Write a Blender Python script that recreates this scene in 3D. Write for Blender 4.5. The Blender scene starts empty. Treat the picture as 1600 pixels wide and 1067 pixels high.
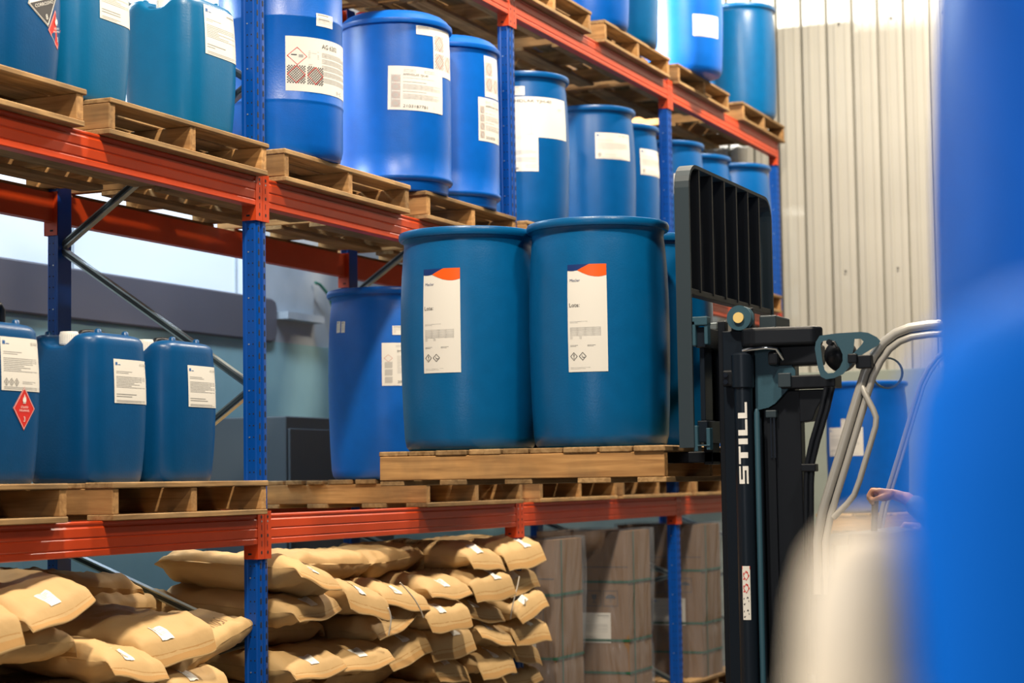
import bpy, math, random
from mathutils import Vector, Matrix, noise
S = bpy.context.scene
COL = S.collection
rnd = random.Random(7)
PI = math.pi
# ------------------------------------------------------------------ camera, world, lights, exposure
yaw, pitch, roll = .4053, .0704, -.0152
F = Vector((-math.sin(yaw)*math.cos(pitch), math.cos(yaw)*math.cos(pitch), math.sin(pitch)))
Rt = Vector((math.cos(yaw), math.sin(yaw), 0)); Up = Rt.cross(F)
rr = Rt*math.cos(roll)+Up*math.sin(roll); uu = -Rt*math.sin(roll)+Up*math.cos(roll)
CAM = Vector((4.3264, -7.352, 1.65))
cd = bpy.data.cameras.new('camera'); co = bpy.data.objects.new('camera', cd); COL.objects.link(co)
M = Matrix((rr, uu, -F)).transposed().to_4x4(); M.translation = CAM
co.matrix_world = M
cd.sensor_width = 36; cd.lens = 3069.376/1600*36; cd.clip_start = .05; cd.clip_end = 100
cd.dof.use_dof = True; cd.dof.focus_distance = 8.2; cd.dof.aperture_fstop = 2.8; cd.dof.aperture_blades = 0
S.camera = co
S.view_settings.view_transform = 'Standard'; S.view_settings.look = 'None'
S.view_settings.exposure = -0.15; S.view_settings.gamma = 1; S.view_settings.use_curve_mapping = False
w = bpy.data.worlds.new('world'); S.world = w; w.use_nodes = True
bg = w.node_tree.nodes['Background']; bg.inputs[0].default_value = (.26, .42, .80, 1); bg.inputs[1].default_value = .022

def area(name, loc, target, sx, sy, power, col):
    l = bpy.data.lights.new(name, 'AREA'); l.shape = 'RECTANGLE'; l.size = sx; l.size_y = sy; l.energy = power; l.color = col
    o = bpy.data.objects.new(name, l); COL.objects.link(o); o.location = loc
    o.rotation_euler = (Vector(target)-Vector(loc)).to_track_quat('-Z', 'Y').to_euler()
    return o
WARM = (1, .86, .68)
for i, (x, y, p) in enumerate([(1.75, -3.2, 560), (1.6, 1.8, 440), (1.6, 6.2, 480)]):   # high bay lamps over the aisle
    area('high_bay_lamp', (x, y, 6.9), (x-.3, y, 0), .5, .35, p, WARM)
area('high_bay_lamp', (4.6, -2.6, 6.4), (1.5, .2, 2.2), .5, .35, 170, WARM)
# daylight from a high side window behind the rack
sl = bpy.data.lights.new('side_window_daylight', 'SPOT'); sl.energy = 4200; sl.color = (1, .97, .92); sl.spot_size = .78; sl.spot_blend = .25; sl.shadow_soft_size = .14
so = bpy.data.objects.new('side_window_daylight', sl); COL.objects.link(so); so.location = (-2.35, 3.9, 5.55)
so.rotation_euler = Vector((2.6, 3.4, -.12)).to_track_quat('-Z', 'Y').to_euler()
area('rear_skylight', (-2.2, .3, 4.9), (-.2, 2.0, 3.5), 1.2, .7, 150, (.74, .9, 1))
area('rear_wall_fill', (-1.75, 3.2, 5.1), (-2.45, 3.3, 2.6), 2.4, .3, 150, (.70, .84, 1))  # added bluish fill behind the rack, brightens the rear wall
# fill light added left of the camera to brighten the near foreground
area('foreground_fill', (2.65, -7.6, 2.6), (4.2, -5.8, 1.7), 1.0, 1.5, 70, (.95, .96, 1))

# ------------------------------------------------------------------ materials
MATS = {}
def nodes(name):
    m = bpy.data.materials.new(name); m.use_nodes = True; MATS[name] = m
    return m, m.node_tree, m.node_tree.nodes['Principled BSDF']
def plain(name, col, rough=.5, metal=0., spec=.5, bump=0., bscale=60., var=0., emit=None):
    m, t, b = nodes(name)
    b.inputs['Base Color'].default_value = (*col, 1); b.inputs['Roughness'].default_value = rough
    b.inputs['Metallic'].default_value = metal; b.inputs['Specular IOR Level'].default_value = spec
    if emit:
        b.inputs['Emission Color'].default_value = (*emit[0], 1); b.inputs['Emission Strength'].default_value = emit[1]
    if bump or var:
        tc = t.nodes.new('ShaderNodeTexCoord'); n = t.nodes.new('ShaderNodeTexNoise'); n.inputs['Scale'].default_value = bscale
        n.inputs['Detail'].default_value = 4
        t.links.new(tc.outputs['Object'], n.inputs['Vector'])
        if bump:
            bp = t.nodes.new('ShaderNodeBump'); bp.inputs['Strength'].default_value = bump; bp.inputs['Distance'].default_value = .004
            t.links.new(n.outputs['Fac'], bp.inputs['Height']); t.links.new(bp.outputs['Normal'], b.inputs['Normal'])
        if var:
            n2 = t.nodes.new('ShaderNodeTexNoise'); n2.inputs['Scale'].default_value = bscale*.12; n2.inputs['Detail'].default_value = 5
            t.links.new(tc.outputs['Object'], n2.inputs['Vector'])
            oi = t.nodes.new('ShaderNodeObjectInfo')
            r = t.nodes.new('ShaderNodeMapRange'); r.inputs[1].default_value = .25; r.inputs[2].default_value = .75
            r.inputs[3].default_value = 1-var; r.inputs[4].default_value = 1+var
            t.links.new(n2.outputs['Fac'], r.inputs[0])
            r2 = t.nodes.new('ShaderNodeMapRange'); r2.inputs[3].default_value = 1-var*.6; r2.inputs[4].default_value = 1+var*.6
            t.links.new(oi.outputs['Random'], r2.inputs[0])
            mu = t.nodes.new('ShaderNodeMath'); mu.operation = 'MULTIPLY'
            t.links.new(r.outputs[0], mu.inputs[0]); t.links.new(r2.outputs[0], mu.inputs[1])
            h = t.nodes.new('ShaderNodeHueSaturation'); h.inputs['Color'].default_value = (*col, 1)
            t.links.new(mu.outputs[0], h.inputs['Value']); t.links.new(h.outputs['Color'], b.inputs['Base Color'])
    return m
def wood(name, axis, dark, light):
    m, t, b = nodes(name)
    b.inputs['Roughness'].default_value = .8; b.inputs['Specular IOR Level'].default_value = .2
    tc = t.nodes.new('ShaderNodeTexCoord'); mp = t.nodes.new('ShaderNodeMapping'); oi = t.nodes.new('ShaderNodeObjectInfo')
    sc = [26, 26, 26]; sc[axis] = 1.6; mp.inputs['Scale'].default_value = sc
    ofs = t.nodes.new('ShaderNodeVectorMath'); ofs.operation = 'SCALE'; ofs.inputs[0].default_value = (13, 17, 11)
    t.links.new(oi.outputs['Random'], ofs.inputs['Scale'])
    ad = t.nodes.new('ShaderNodeVectorMath'); ad.operation = 'ADD'
    t.links.new(tc.outputs['Object'], ad.inputs[0]); t.links.new(ofs.outputs[0], ad.inputs[1]); t.links.new(ad.outputs[0], mp.inputs['Vector'])
    n = t.nodes.new('ShaderNodeTexNoise'); n.inputs['Scale'].default_value = 1.6; n.inputs['Detail'].default_value = 6; n.inputs['Distortion'].default_value = .6
    t.links.new(mp.outputs[0], n.inputs['Vector'])
    cr = t.nodes.new('ShaderNodeValToRGB'); cr.color_ramp.elements[0].position = .3; cr.color_ramp.elements[0].color = (*dark, 1)
    cr.color_ramp.elements[1].position = .68; cr.color_ramp.elements[1].color = (*light, 1)
    t.links.new(n.outputs['Fac'], cr.inputs['Fac'])
    st = t.nodes.new('ShaderNodeTexNoise'); st.inputs['Scale'].default_value = 5; st.inputs['Detail'].default_value = 4   # dirt patches
    t.links.new(ad.outputs[0], st.inputs['Vector'])
    sr = t.nodes.new('ShaderNodeMapRange'); sr.inputs[1].default_value = .42; sr.inputs[2].default_value = .72; sr.inputs[3].default_value = 0; sr.inputs[4].default_value = .55
    t.links.new(st.outputs['Fac'], sr.inputs[0])
    mx = t.nodes.new('ShaderNodeMix'); mx.data_type = 'RGBA'; mx.inputs['B'].default_value = (.12, .095, .06, 1)
    t.links.new(sr.outputs[0], mx.inputs['Factor']); t.links.new(cr.outputs[0], mx.inputs['A'])
    h = t.nodes.new('ShaderNodeHueSaturation'); r2 = t.nodes.new('ShaderNodeMapRange'); r2.inputs[3].default_value = .72; r2.inputs[4].default_value = 1.2
    t.links.new(oi.outputs['Random'], r2.inputs[0]); t.links.new(r2.outputs[0], h.inputs['Value'])
    t.links.new(mx.outputs['Result'], h.inputs['Color']); t.links.new(h.outputs[0], b.inputs['Base Color'])
    bp = t.nodes.new('ShaderNodeBump'); bp.inputs['Strength'].default_value = .35; bp.inputs['Distance'].default_value = .003
    t.links.new(n.outputs['Fac'], bp.inputs['Height']); t.links.new(bp.outputs[0], b.inputs['Normal'])
    return m
wood('wood_along_y', 1, (.25, .14, .055), (.50, .315, .145))
wood('wood_along_x', 0, (.30, .15, .055), (.58, .325, .125))
plain('royal_plastic', (.0, .108, .50), .36, spec=.45, bump=.12, bscale=140, var=.06)
plain('teal_plastic', (.0, .104, .29), .33, spec=.45, bump=.14, bscale=140, var=.06)
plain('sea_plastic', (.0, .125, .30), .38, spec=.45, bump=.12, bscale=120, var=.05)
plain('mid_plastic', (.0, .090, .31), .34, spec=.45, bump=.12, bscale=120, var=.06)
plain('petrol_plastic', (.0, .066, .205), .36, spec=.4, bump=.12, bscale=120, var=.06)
plain('sky_plastic', (.0, .12, .50), .7, spec=.08)
plain('rack_blue', (.0, .062, .34), .34, spec=.4, bump=.04, bscale=30, var=.08)
plain('rack_orange', (.54, .050, .006), .42, spec=.5, bump=.05, bscale=40, var=.10)
plain('galvanised', (.36, .42, .44), .38, metal=.85, bump=.05, bscale=50, var=.12)
plain('hole', (.006, .007, .014), .8)
plain('stud', (.6, .62, .64), .35, metal=.8)
plain('paper', (.80, .78, .72), .55, spec=.3)
plain('ink', (.05, .05, .055), .6)
plain('grey_ink', (.36, .36, .35), .6)
plain('faint_ink', (.56, .555, .53), .6)
plain('red_ink', (.68, .03, .022), .45)
plain('rose_ink', (.60, .22, .17), .5)
plain('navy_ink', (.004, .03, .16), .45)
plain('orange_ink', (.90, .115, .01), .35)
plain('logo_ink', (.02, .13, .40), .5)
plain('white_ink', (.85, .84, .8), .5)
plain('white_cap', (.82, .80, .74), .5, bump=.05)
plain('red_cap', (.6, .03, .03), .45)
plain('black_plastic', (.006, .008, .012), .42, spec=.28, bump=.05, bscale=90)
plain('black_steel', (.005, .007, .011), .45, spec=.28, bump=.03, bscale=60)
plain('mast_steel', (.007, .012, .020), .36, spec=.28, bump=.03, bscale=60)
plain('grey_steel', (.022, .075, .11), .5, bump=.1, bscale=110)
plain('slate_steel', (.020, .036, .048), .5, bump=.05, bscale=80)
plain('silver_paint', (.42, .41, .38), .35, metal=.25, bump=.02)
plain('chrome', (.7, .72, .72), .15, metal=1)
plain('yellow_hub', (.75, .55, .2), .5)
plain('sack_paper', (.56, .37, .165), .68, spec=.3, bump=.9, bscale=14, var=.08)
plain('sack_tape', (.47, .27, .10), .75, spec=.2, bump=.2, bscale=30)
plain('sack_print', (.30, .19, .09), .8)
plain('cardboard', (.23, .135, .068), .8, spec=.2, bump=.1, bscale=40, var=.08)
plain('strap_green', (.012, .10, .055), .4)
plain('cord_white', (.75, .7, .6), .7)
plain('wall_cream', (.44, .432, .385), .42, spec=.4, bump=.03, bscale=12, var=.05)
plain('plinth_grey', (.26, .30, .265), .8, bump=.08, bscale=40, var=.06)
plain('floor_grey', (.13, .13, .13), .6, bump=.06, bscale=20, var=.1)
plain('wall_concrete', (.40, .45, .49), .85, bump=.2, bscale=25, var=.14)
plain('wall_teal', (.24, .42, .46), .8, bump=.08, bscale=25, var=.08)
plain('band_grey', (.10, .098, .118), .55, bump=.03, bscale=10, var=.06)
plain('cabinet_grey', (.07, .085, .10), .6, bump=.04)
plain('cable_green', (.01, .12, .08), .5)
plain('daylit_pane', (.5, .55, .6), .5, emit=((.66, .80, .98), .66))
plain('cream_plastic', (.88, .70, .47), .5)
plain('skin', (.58, .30, .20), .55)
plain('sleeve_grey', (.23, .25, .26), .85, bump=.2)
plain('hair_dark', (.03, .02, .015), .7)
def film():
    m, t, b = nodes('clear_film')
    b.inputs['Base Color'].default_value = (.34, .37, .42, 1); b.inputs['Roughness'].default_value = .17; b.inputs['Specular IOR Level'].default_value = .9
    tr = t.nodes.new('ShaderNodeBsdfTransparent'); mx = t.nodes.new('ShaderNodeMixShader')
    tc = t.nodes.new('ShaderNodeTexCoord'); n = t.nodes.new('ShaderNodeTexNoise'); n.inputs['Scale'].default_value = 1.0; n.inputs['Detail'].default_value = 2
    n.inputs['Distortion'].default_value = .5
    mp = t.nodes.new('ShaderNodeMapping'); mp.inputs['Scale'].default_value = (9, 9, 1.6); mp.inputs['Rotation'].default_value = (.5, .35, 0)
    t.links.new(tc.outputs['Object'], mp.inputs['Vector']); t.links.new(mp.outputs[0], n.inputs['Vector'])
    bp = t.nodes.new('ShaderNodeBump'); bp.inputs['Strength'].default_value = 1.0; bp.inputs['Distance'].default_value = .09
    t.links.new(n.outputs['Fac'], bp.inputs['Height']); t.links.new(bp.outputs[0], b.inputs['Normal'])
    mx.inputs[0].default_value = .24
    out = t.nodes['Material Output']
    t.links.new(tr.outputs[0], mx.inputs[1]); t.links.new(b.outputs[0], mx.inputs[2]); t.links.new(mx.outputs[0], out.inputs[0])
film()

# ------------------------------------------------------------------ helpers
def link(o, parent=None):
    COL.objects.link(o)
    if parent: o.parent = parent
    return o
def tag(o, label, cat=None, group=None):
    o['label'] = label
    if cat: o['category'] = cat
    if group: o['group'] = group
    return o
def thing(name, loc, label, cat, group=None, rz=0):
    o = bpy.data.objects.new(name, None); o.empty_display_size = .1; link(o); o.location = loc; o.rotation_euler = (0, 0, rz)
    return tag(o, label, cat, group)
class MB:
    def __init__(s, org=(0, 0, 0)):
        s.v = []; s.f = []; s.m = []; s.o = Vector(org)
    def add(s, vs, fs, m=0):
        k = len(s.v); s.v += [Vector(p)-s.o for p in vs]; s.f += [tuple(i+k for i in f) for f in fs]; s.m += [m]*len(fs); return s
    def box(s, lo, hi, m=0, mat=None):
        x0, y0, z0 = lo; x1, y1, z1 = hi
        vs = [Vector(p) for p in ((x0, y0, z0), (x1, y0, z0), (x1, y1, z0), (x0, y1, z0), (x0, y0, z1), (x1, y0, z1), (x1, y1, z1), (x0, y1, z1))]
        if mat: vs = [mat@p for p in vs]
        return s.add(vs, [(3, 2, 1, 0), (4, 5, 6, 7), (0, 1, 5, 4), (1, 2, 6, 5), (2, 3, 7, 6), (3, 0, 4, 7)], m)
    def lathe(s, prof, n=48, m=0, c=(0, 0, 0), caps=True):
        c = Vector(c); vs = []; fs = []
        for r, z in prof:
            for i in range(n):
                a = 2*PI*i/n; vs.append(c+Vector((r*math.cos(a), r*math.sin(a), z)))
        for j in range(len(prof)-1):
            for i in range(n):
                fs.append((j*n+i, j*n+(i+1) % n, (j+1)*n+(i+1) % n, (j+1)*n+i))
        if caps:
            fs.append(tuple(range(n-1, -1, -1))); fs.append(tuple((len(prof)-1)*n+i for i in range(n)))
        return s.add(vs, fs, m)
    def tube(s, pts, r, n=10, m=0, sx=1., sy=1., square=False, up=None):
        pts = [Vector(p) for p in pts]; rs = r if isinstance(r, (list, tuple)) else [r]*len(pts); vs = []; fs = []
        if square: n = 4
        prev = None
        for i, p in enumerate(pts):
            d = (pts[min(i+1, len(pts)-1)]-pts[max(i-1, 0)]).normalized()
            if prev is None:
                a = Vector(up) if up else (Vector((0, 0, 1)) if abs(d.z) < .9 else Vector((1, 0, 0)))
            else: a = prev
            e1 = (a-d*a.dot(d)).normalized(); e2 = d.cross(e1); prev = e1
            for k in range(n):
                t = 2*PI*k/n+(PI/4 if square else 0)
                vs.append(p+(e1*math.cos(t)*sx+e2*math.sin(t)*sy)*rs[i])
        for i in range(len(pts)-1):
            for k in range(n):
                fs.append((i*n+k, i*n+(k+1) % n, (i+1)*n+(k+1) % n, (i+1)*n+k))
        fs.append(tuple(range(n-1, -1, -1))); fs.append(tuple((len(pts)-1)*n+i for i in range(n)))
        return s.add(vs, fs, m)
    def prism(s, poly, fn, m=0):          # poly: list of 2D; fn(u,v,t) with t 0/1 -> 3D
        n = len(poly); vs = [fn(u, v, 0) for u, v in poly]+[fn(u, v, 1) for u, v in poly]
        fs = [tuple(range(n-1, -1, -1)), tuple(range(n, 2*n))]+[(i, (i+1) % n, n+(i+1) % n, n+i) for i in range(n)]
        return s.add(vs, fs, m)
    def grid(s, fn, nu, nv, m=0):
        vs = [fn(i/nu, j/nv) for j in range(nv+1) for i in range(nu+1)]
        fs = [(j*(nu+1)+i, j*(nu+1)+i+1, (j+1)*(nu+1)+i+1, (j+1)*(nu+1)+i) for j in range(nv) for i in range(nu)]
        return s.add(vs, fs, m)
    def build(s, name, mats, parent=None, smooth=None, bevel=0, seg=2):
        me = bpy.data.meshes.new(name); me.from_pydata(s.v, [], s.f)
        if isinstance(mats, str): mats = [mats]
        for k in mats: me.materials.append(MATS[k])
        me.polygons.foreach_set('material_index', s.m)
        if smooth is not None:
            me.polygons.foreach_set('use_smooth', [True]*len(me.polygons)); me.set_sharp_from_angle(angle=smooth)
        me.update()
        o = bpy.data.objects.new(name, me); link(o, parent)
        if bevel:
            b = o.modifiers.new('bevel', 'BEVEL'); b.width = bevel; b.segments = seg; b.limit_method = 'ANGLE'; b.harden_normals = False
        return o
def dup(o, parent=None):
    c = o.copy(); link(c, parent)
    for ch in list(o.children): dup(ch, c)
    return c
def ordn(i): return ['first', 'second', 'third', 'fourth', 'fifth', 'sixth', 'seventh', 'eighth', 'ninth', 'tenth', 'eleventh', 'twelfth'][i]

# ------------------------------------------------------------------ lettering and labels
TXT = {}
def text_polys(s):
    if s not in TXT:
        c = bpy.data.curves.new('lettering', 'FONT'); c.body = s; c.size = 1; c.resolution_u = 2
        o = bpy.data.objects.new('lettering', c); COL.objects.link(o)
        me = bpy.data.meshes.new_from_object(o)
        TXT[s] = ([(v.co.x, v.co.y) for v in me.vertices], [tuple(p.vertices) for p in me.polygons], max([v.co.x for v in me.vertices]+[.01]))
        bpy.data.objects.remove(o); bpy.data.curves.remove(c); bpy.data.meshes.remove(me)
    return TXT[s]
INKS = ['ink', 'grey_ink', 'faint_ink', 'red_ink', 'rose_ink', 'navy_ink', 'orange_ink', 'logo_ink', 'white_ink']
INK, GREY, FAINT, RED, ROSE, NAVY, ORANGE, LOGO, WHITE = range(9)
class Art:                                # printed marks in label coordinates, 0..w / 0..h from bottom left
    def __init__(s, w, h): s.w = w; s.h = h; s.p = []
    def poly(s, pts, m, lay=1): s.p.append(([tuple(p) for p in pts], [tuple(range(len(pts)))], m, lay)); return s
    def rect(s, x, y, w, h, m, lay=1):
        n = max(1, int(w/.03))
        for i in range(n): s.poly([(x+w*i/n, y), (x+w*(i+1)/n, y), (x+w*(i+1)/n, y+h), (x+w*i/n, y+h)], m, lay)
        return s
    def text(s, x, y, t, size, m=INK, align='L', maxw=None, lay=2):
        v, f, wd = text_polys(t); sx = size
        if maxw: sx = maxw/wd
        ox = x-(wd*sx if align == 'R' else wd*sx/2 if align == 'C' else 0)
        s.p.append(([(ox+a*sx, y+b*size) for a, b in v], f, m, lay)); return s
    def lines(s, x, y, w, n, dy, th, m=FAINT, seed=1):
        r = random.Random(seed)
        for i in range(n): s.rect(x, y-i*dy, w*(1 if r.random() < .55 else r.uniform(.35, .9)), th, m)
        return s
    def ring(s, cx, cy, a, b, th, m):     # diamond outline
        o = [(cx, cy+b), (cx+a, cy), (cx, cy-b), (cx-a, cy)]; k = 1-th
        i = [(cx+(x-cx)*k, cy+(y-cy)*k) for x, y in o]
        for j in range(4): s.poly([o[j], i[j], i[(j+1) % 4], o[(j+1) % 4]], m, 2)
        return s
    def dia(s, cx, cy, a, b, m, lay=1): return s.poly([(cx, cy+b), (cx-a, cy), (cx, cy-b), (cx+a, cy)], m, lay)
    def hatch(s, x, y, w, h, n, m=GREY):
        for i in range(n):
            for j in range(n):
                if (i+j) % 2 == 0: s.rect(x+w*i/n, y+h*j/n, w/n, h/n, m)
        return s
    def logo(s, x, y, k):
        for i in range(3):
            for j in range(2): s.rect(x+i*k*.36, y+j*k*.5, k*.3, k*.42, LOGO)
        s.rect(x, y+k*.36, k*1.02, k*.2, LOGO); s.rect(x+k*1.3, y+k*.1, k*1.3, k*.16, LOGO); return s
def sticker(parent, art, fn, outline=None, name='label', paper='paper', fold=0):
    """paper sheet plus its print; fn(u,v,off) -> local point"""
    b = MB()
    if outline: b.add([fn(u, v, .0010) for u, v in outline], [tuple(range(len(outline)))])
    else: b.grid(lambda i, j: fn(i*art.w, j*art.h, .0012+fold*.004*max(0, i-.7)*(1-j)), 14, 8)
    lb = b.build(name, paper, parent, smooth=.6)
    if art.p:
        q = MB()
        for vs, fs, m, lay in art.p: q.add([fn(u, v, .0012+.0007*lay) for u, v in vs], fs, m)
        q.build('print', INKS, lb)
    return lb
def art_wave(w, h):                       # tall label with blue and orange wave
    a = Art(w, h)
    W = lambda x: x*w; H = lambda y: y*h
    lo = [(0, .945), (.06, .941), (.15, .940), (.26, .945), (.42, .915), (.55, .895), (.68, .884), (.8, .881), (.9, .886), (1, .896)]
    up = [(0, .945), (.26, .945), (.54, .996), (.56, 1), (1, 1)]
    ip = lambda t, x: next(y0+(y1-y0)*(x-x0)/(x1-x0) for (x0, y0), (x1, y1) in zip(t, t[1:]) if x0 <= x <= x1)
    for k in range(30):
        x0, x1 = k/30, (k+1)/30
        u0, u1, l0, l1 = ip(up, x0), ip(up, x1), ip(lo, x0), ip(lo, x1)
        n0, n1 = (u0 if x0 > .26 else l0), (u1 if x0 > .26 else l1)
        if x0 < .56: a.poly([(W(x0), H(n0)), (W(x1), H(n1)), (W(x1), h), (W(x0), h)], NAVY)
        if x0 >= .25: a.poly([(W(x0), H(l0)), (W(x1), H(l1)), (W(x1), H(u1)), (W(x0), H(u0))], ORANGE)
    a.text(W(.06), H(.84), 'Macler', .016, NAVY); a.text(W(.04), H(.605), 'Lote:', .022, INK)
    a.rect(W(.06), H(.465), W(.45), .002, FAINT); a.rect(W(.06), H(.455), W(.2), .002, FAINT)
    for i in range(12): a.rect(W(.06), H(.41-.0095*i), W(.78 if i < 9 else .3), .0018, FAINT)
    a.lines(W(.06), H(.245), W(.2), 2, .004, .0018, GREY); a.lines(W(.5), H(.245), W(.2), 2, .004, .0018, GREY)
    for cx in (.15, .375): a.ring(W(cx), H(.145), W(.095), H(.038), .16, INK)
    a.rect(W(.14), H(.14), W(.022), H(.024), INK); a.rect(W(.14), H(.125), W(.022), H(.008), INK)
    a.poly([(W(.35), H(.155)), (W(.36), H(.155)), (W(.372), H(.137)), (W(.36), H(.133))], INK); a.rect(W(.37), H(.132), W(.05), H(.006), INK)
    a.lines(W(.06), H(.04), W(.5), 2, .005, .0014, FAINT)
    return a
def art_sheet(w, h, title=None, haz=0, seed=1, marks=True):   # white data sheet with small logo
    a = Art(w, h); a.logo(w*.04, h*.86, h*.075)
    if title: a.text(w*.97, h*.88, title, h*.075, GREY, 'R'); a.rect(w*.78, h*.81, w*.17, h*.02, FAINT)
    else: a.rect(w*.62, h*.89, w*.33, h*.03, GREY); a.rect(w*.76, h*.83, w*.19, h*.02, FAINT)
    a.lines(w*.05, h*.72, w*.4, 2, h*.035, h*.012, FAINT, seed)
    a.lines(w*.05, h*.60, w*.86, 8, h*.034, h*.014, FAINT, seed+1)
    if haz:
        for i in range(haz): a.ring(w*(.1+.11*i), h*.16, w*.05, h*.075, .18, INK); a.rect(w*(.095+.11*i), h*.13, w*.012, h*.06, INK, 2)
        a.lines(w*(.12+.11*haz), h*.17, w*.3, 2, h*.03, h*.012, FAINT, seed)
    else: a.lines(w*.05, h*.2, w*.5, 2, h*.05, h*.014, GREY, seed)
    a.lines(w*.05, h*.06, w*.85, 2, h*.03, h*.014, FAINT, seed+3)
    return a
def art_drug(w, h, title, number):        # data sheet with row of pictograms at left
    a = Art(w, h)
    for i in range(4):
        y = h*(.06+.19*i); a.hatch(w*.05, y, w*.15, h*.17, 9, GREY); a.ring(w*.125, y+h*.085, w*.07, h*.08, .1, ROSE)
    a.lines(w*.25, h*.92, w*.2, 3, h*.022, h*.01, FAINT); a.lines(w*.6, h*.92, w*.2, 3, h*.022, h*.01, FAINT)
    a.text(w*.24, h*.79, title, h*.072, INK)
    a.lines(w*.24, h*.73, w*.55, 1, .01, h*.01, FAINT)
    a.lines(w*.24, h*.64, w*.4, 1, .01, h*.012, GREY); a.lines(w*.24, h*.58, w*.7, 5, h*.025, h*.013, FAINT)
    a.lines(w*.24, h*.42, w*.4, 1, .01, h*.012, GREY); a.lines(w*.24, h*.36, w*.7, 5, h*.025, h*.013, FAINT)
    a.text(w*.24, h*.06, number, h*.095, INK, maxw=w*.42)
    a.lines(w*.78, h*.12, w*.18, 4, h*.026, h*.01, FAINT)
    return a
def art_haz(w, h):
    a = Art(w, h)
    for i, y in enumerate((.52, .14)):
        a.hatch(w*.06, h*y, w*.4, h*.33, 10, GREY); a.ring(w*.26, h*(y+.165), w*.2, h*.16, .1, ROSE)
    a.hatch(w*.52, h*.14, w*.4, h*.33, 10, FAINT); a.ring(w*.72, h*.305, w*.2, h*.16, .1, ROSE)
    a.lines(w*.55, h*.8, w*.35, 3, h*.03, h*.012, FAINT)
    return a
def art_ag(w, h):
    a = Art(w, h)
    a.ring(w*.125, h*.64, w*.11, h*.165, .08, RED); a.rect(w*.06, h*.65, w*.06, h*.02, INK); a.rect(w*.14, h*.62, w*.05, h*.05, GREY)
    for x in (.015, .235):
        a.hatch(w*x, h*.14, w*.2, h*.33, 14, INK); a.ring(w*(x+.1), h*.305, w*.1, h*.165, .09, RED)
    a.text(w*.42, h*.83, 'AG 6202', h*.115, INK)
    a.lines(w*.25, h*.74, w*.13, 5, h*.03, h*.012, FAINT); a.lines(w*.25, h*.5, w*.05, 2, h*.03, h*.012, FAINT)
    for i in range(5): a.lines(w*.42, h*(.74-.115*i), w*.5, 4, h*.023, h*.011, FAINT, i)
    a.lines(w*.66, h*.09, w*.12, 3, h*.025, h*.012, GREY)
    return a
def art_small(w, h):
    a = Art(w, h); a.lines(w*.1, h*.8, w*.75, 5, h*.14, h*.05, FAINT, 5); a.rect(w*.1, h*.85, w*.6, h*.07, GREY); return a
def art_big(w, h):                        # big sheet with product title
    a = Art(w, h); a.text(w*.04, h*.86, 'AMPHOLAK YJH-40', h*.105, INK, maxw=w*.66)
    a.lines(w*.82, h*.74, w*.07, 2, h*.03, h*.012, FAINT); a.rect(w*.4, h*.1, w*.006, h*.42, FAINT); a.text(w*.32, h*.06, '2103187781', h*.045, FAINT)
    return a
def art_low(w, h):
    a = Art(w, h); a.text(w*.06, h*.74, 'YJH-40', h*.06, GREY); a.lines(w*.06, h*.92, w*.4, 3, h*.025, h*.01, FAINT)
    a.lines(w*.06, h*.55, w*.85, 5, h*.026, h*.012, FAINT, 2); a.lines(w*.06, h*.36, w*.85, 5, h*.026, h*.012, FAINT, 3)
    a.text(w*.06, h*.05, '187781', h*.08, INK); a.lines(w*.55, h*.16, w*.38, 3, h*.03, h*.012, FAINT); return a
def art_bm(w, h):
    a = Art(w, h); a.lines(w*.35, h*.93, w*.5, 2, h*.03, h*.012, FAINT); a.text(w*.38, h*.78, 'BM 20', h*.07, INK)
    a.ring(w*.16, h*.64, w*.11, h*.085, .1, ROSE)
    for i in range(3): a.hatch(w*.07, h*(.06+.175*i), w*.19, h*.145, 8, GREY)
    a.lines(w*.38, h*.68, w*.5, 12, h*.035, h*.012, FAINT, 4); a.text(w*.38, h*.06, '2006148', h*.085, INK); return a
def lbl(parent, rad, a0, a1, z0, z1, maker, twist=0, fold=0, **kw):   # wrap on a round body: rad(z), angles in degrees
    r = rad((z0+z1)/2); wd = math.radians(a1-a0)*r; h = z1-z0; art = maker(wd, h, **kw)
    def fn(u, v, off):
        du, dv = u-wd/2, v-h/2
        uu2, vv2 = du*math.cos(twist)-dv*math.sin(twist), du*math.sin(twist)+dv*math.cos(twist)
        z = (z0+z1)/2+vv2; R = rad(z)+off; t = math.radians((a0+a1)/2)+uu2/r
        return Vector((R*math.cos(t), R*math.sin(t), z))
    return sticker(parent, art, fn, fold=fold)

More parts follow.
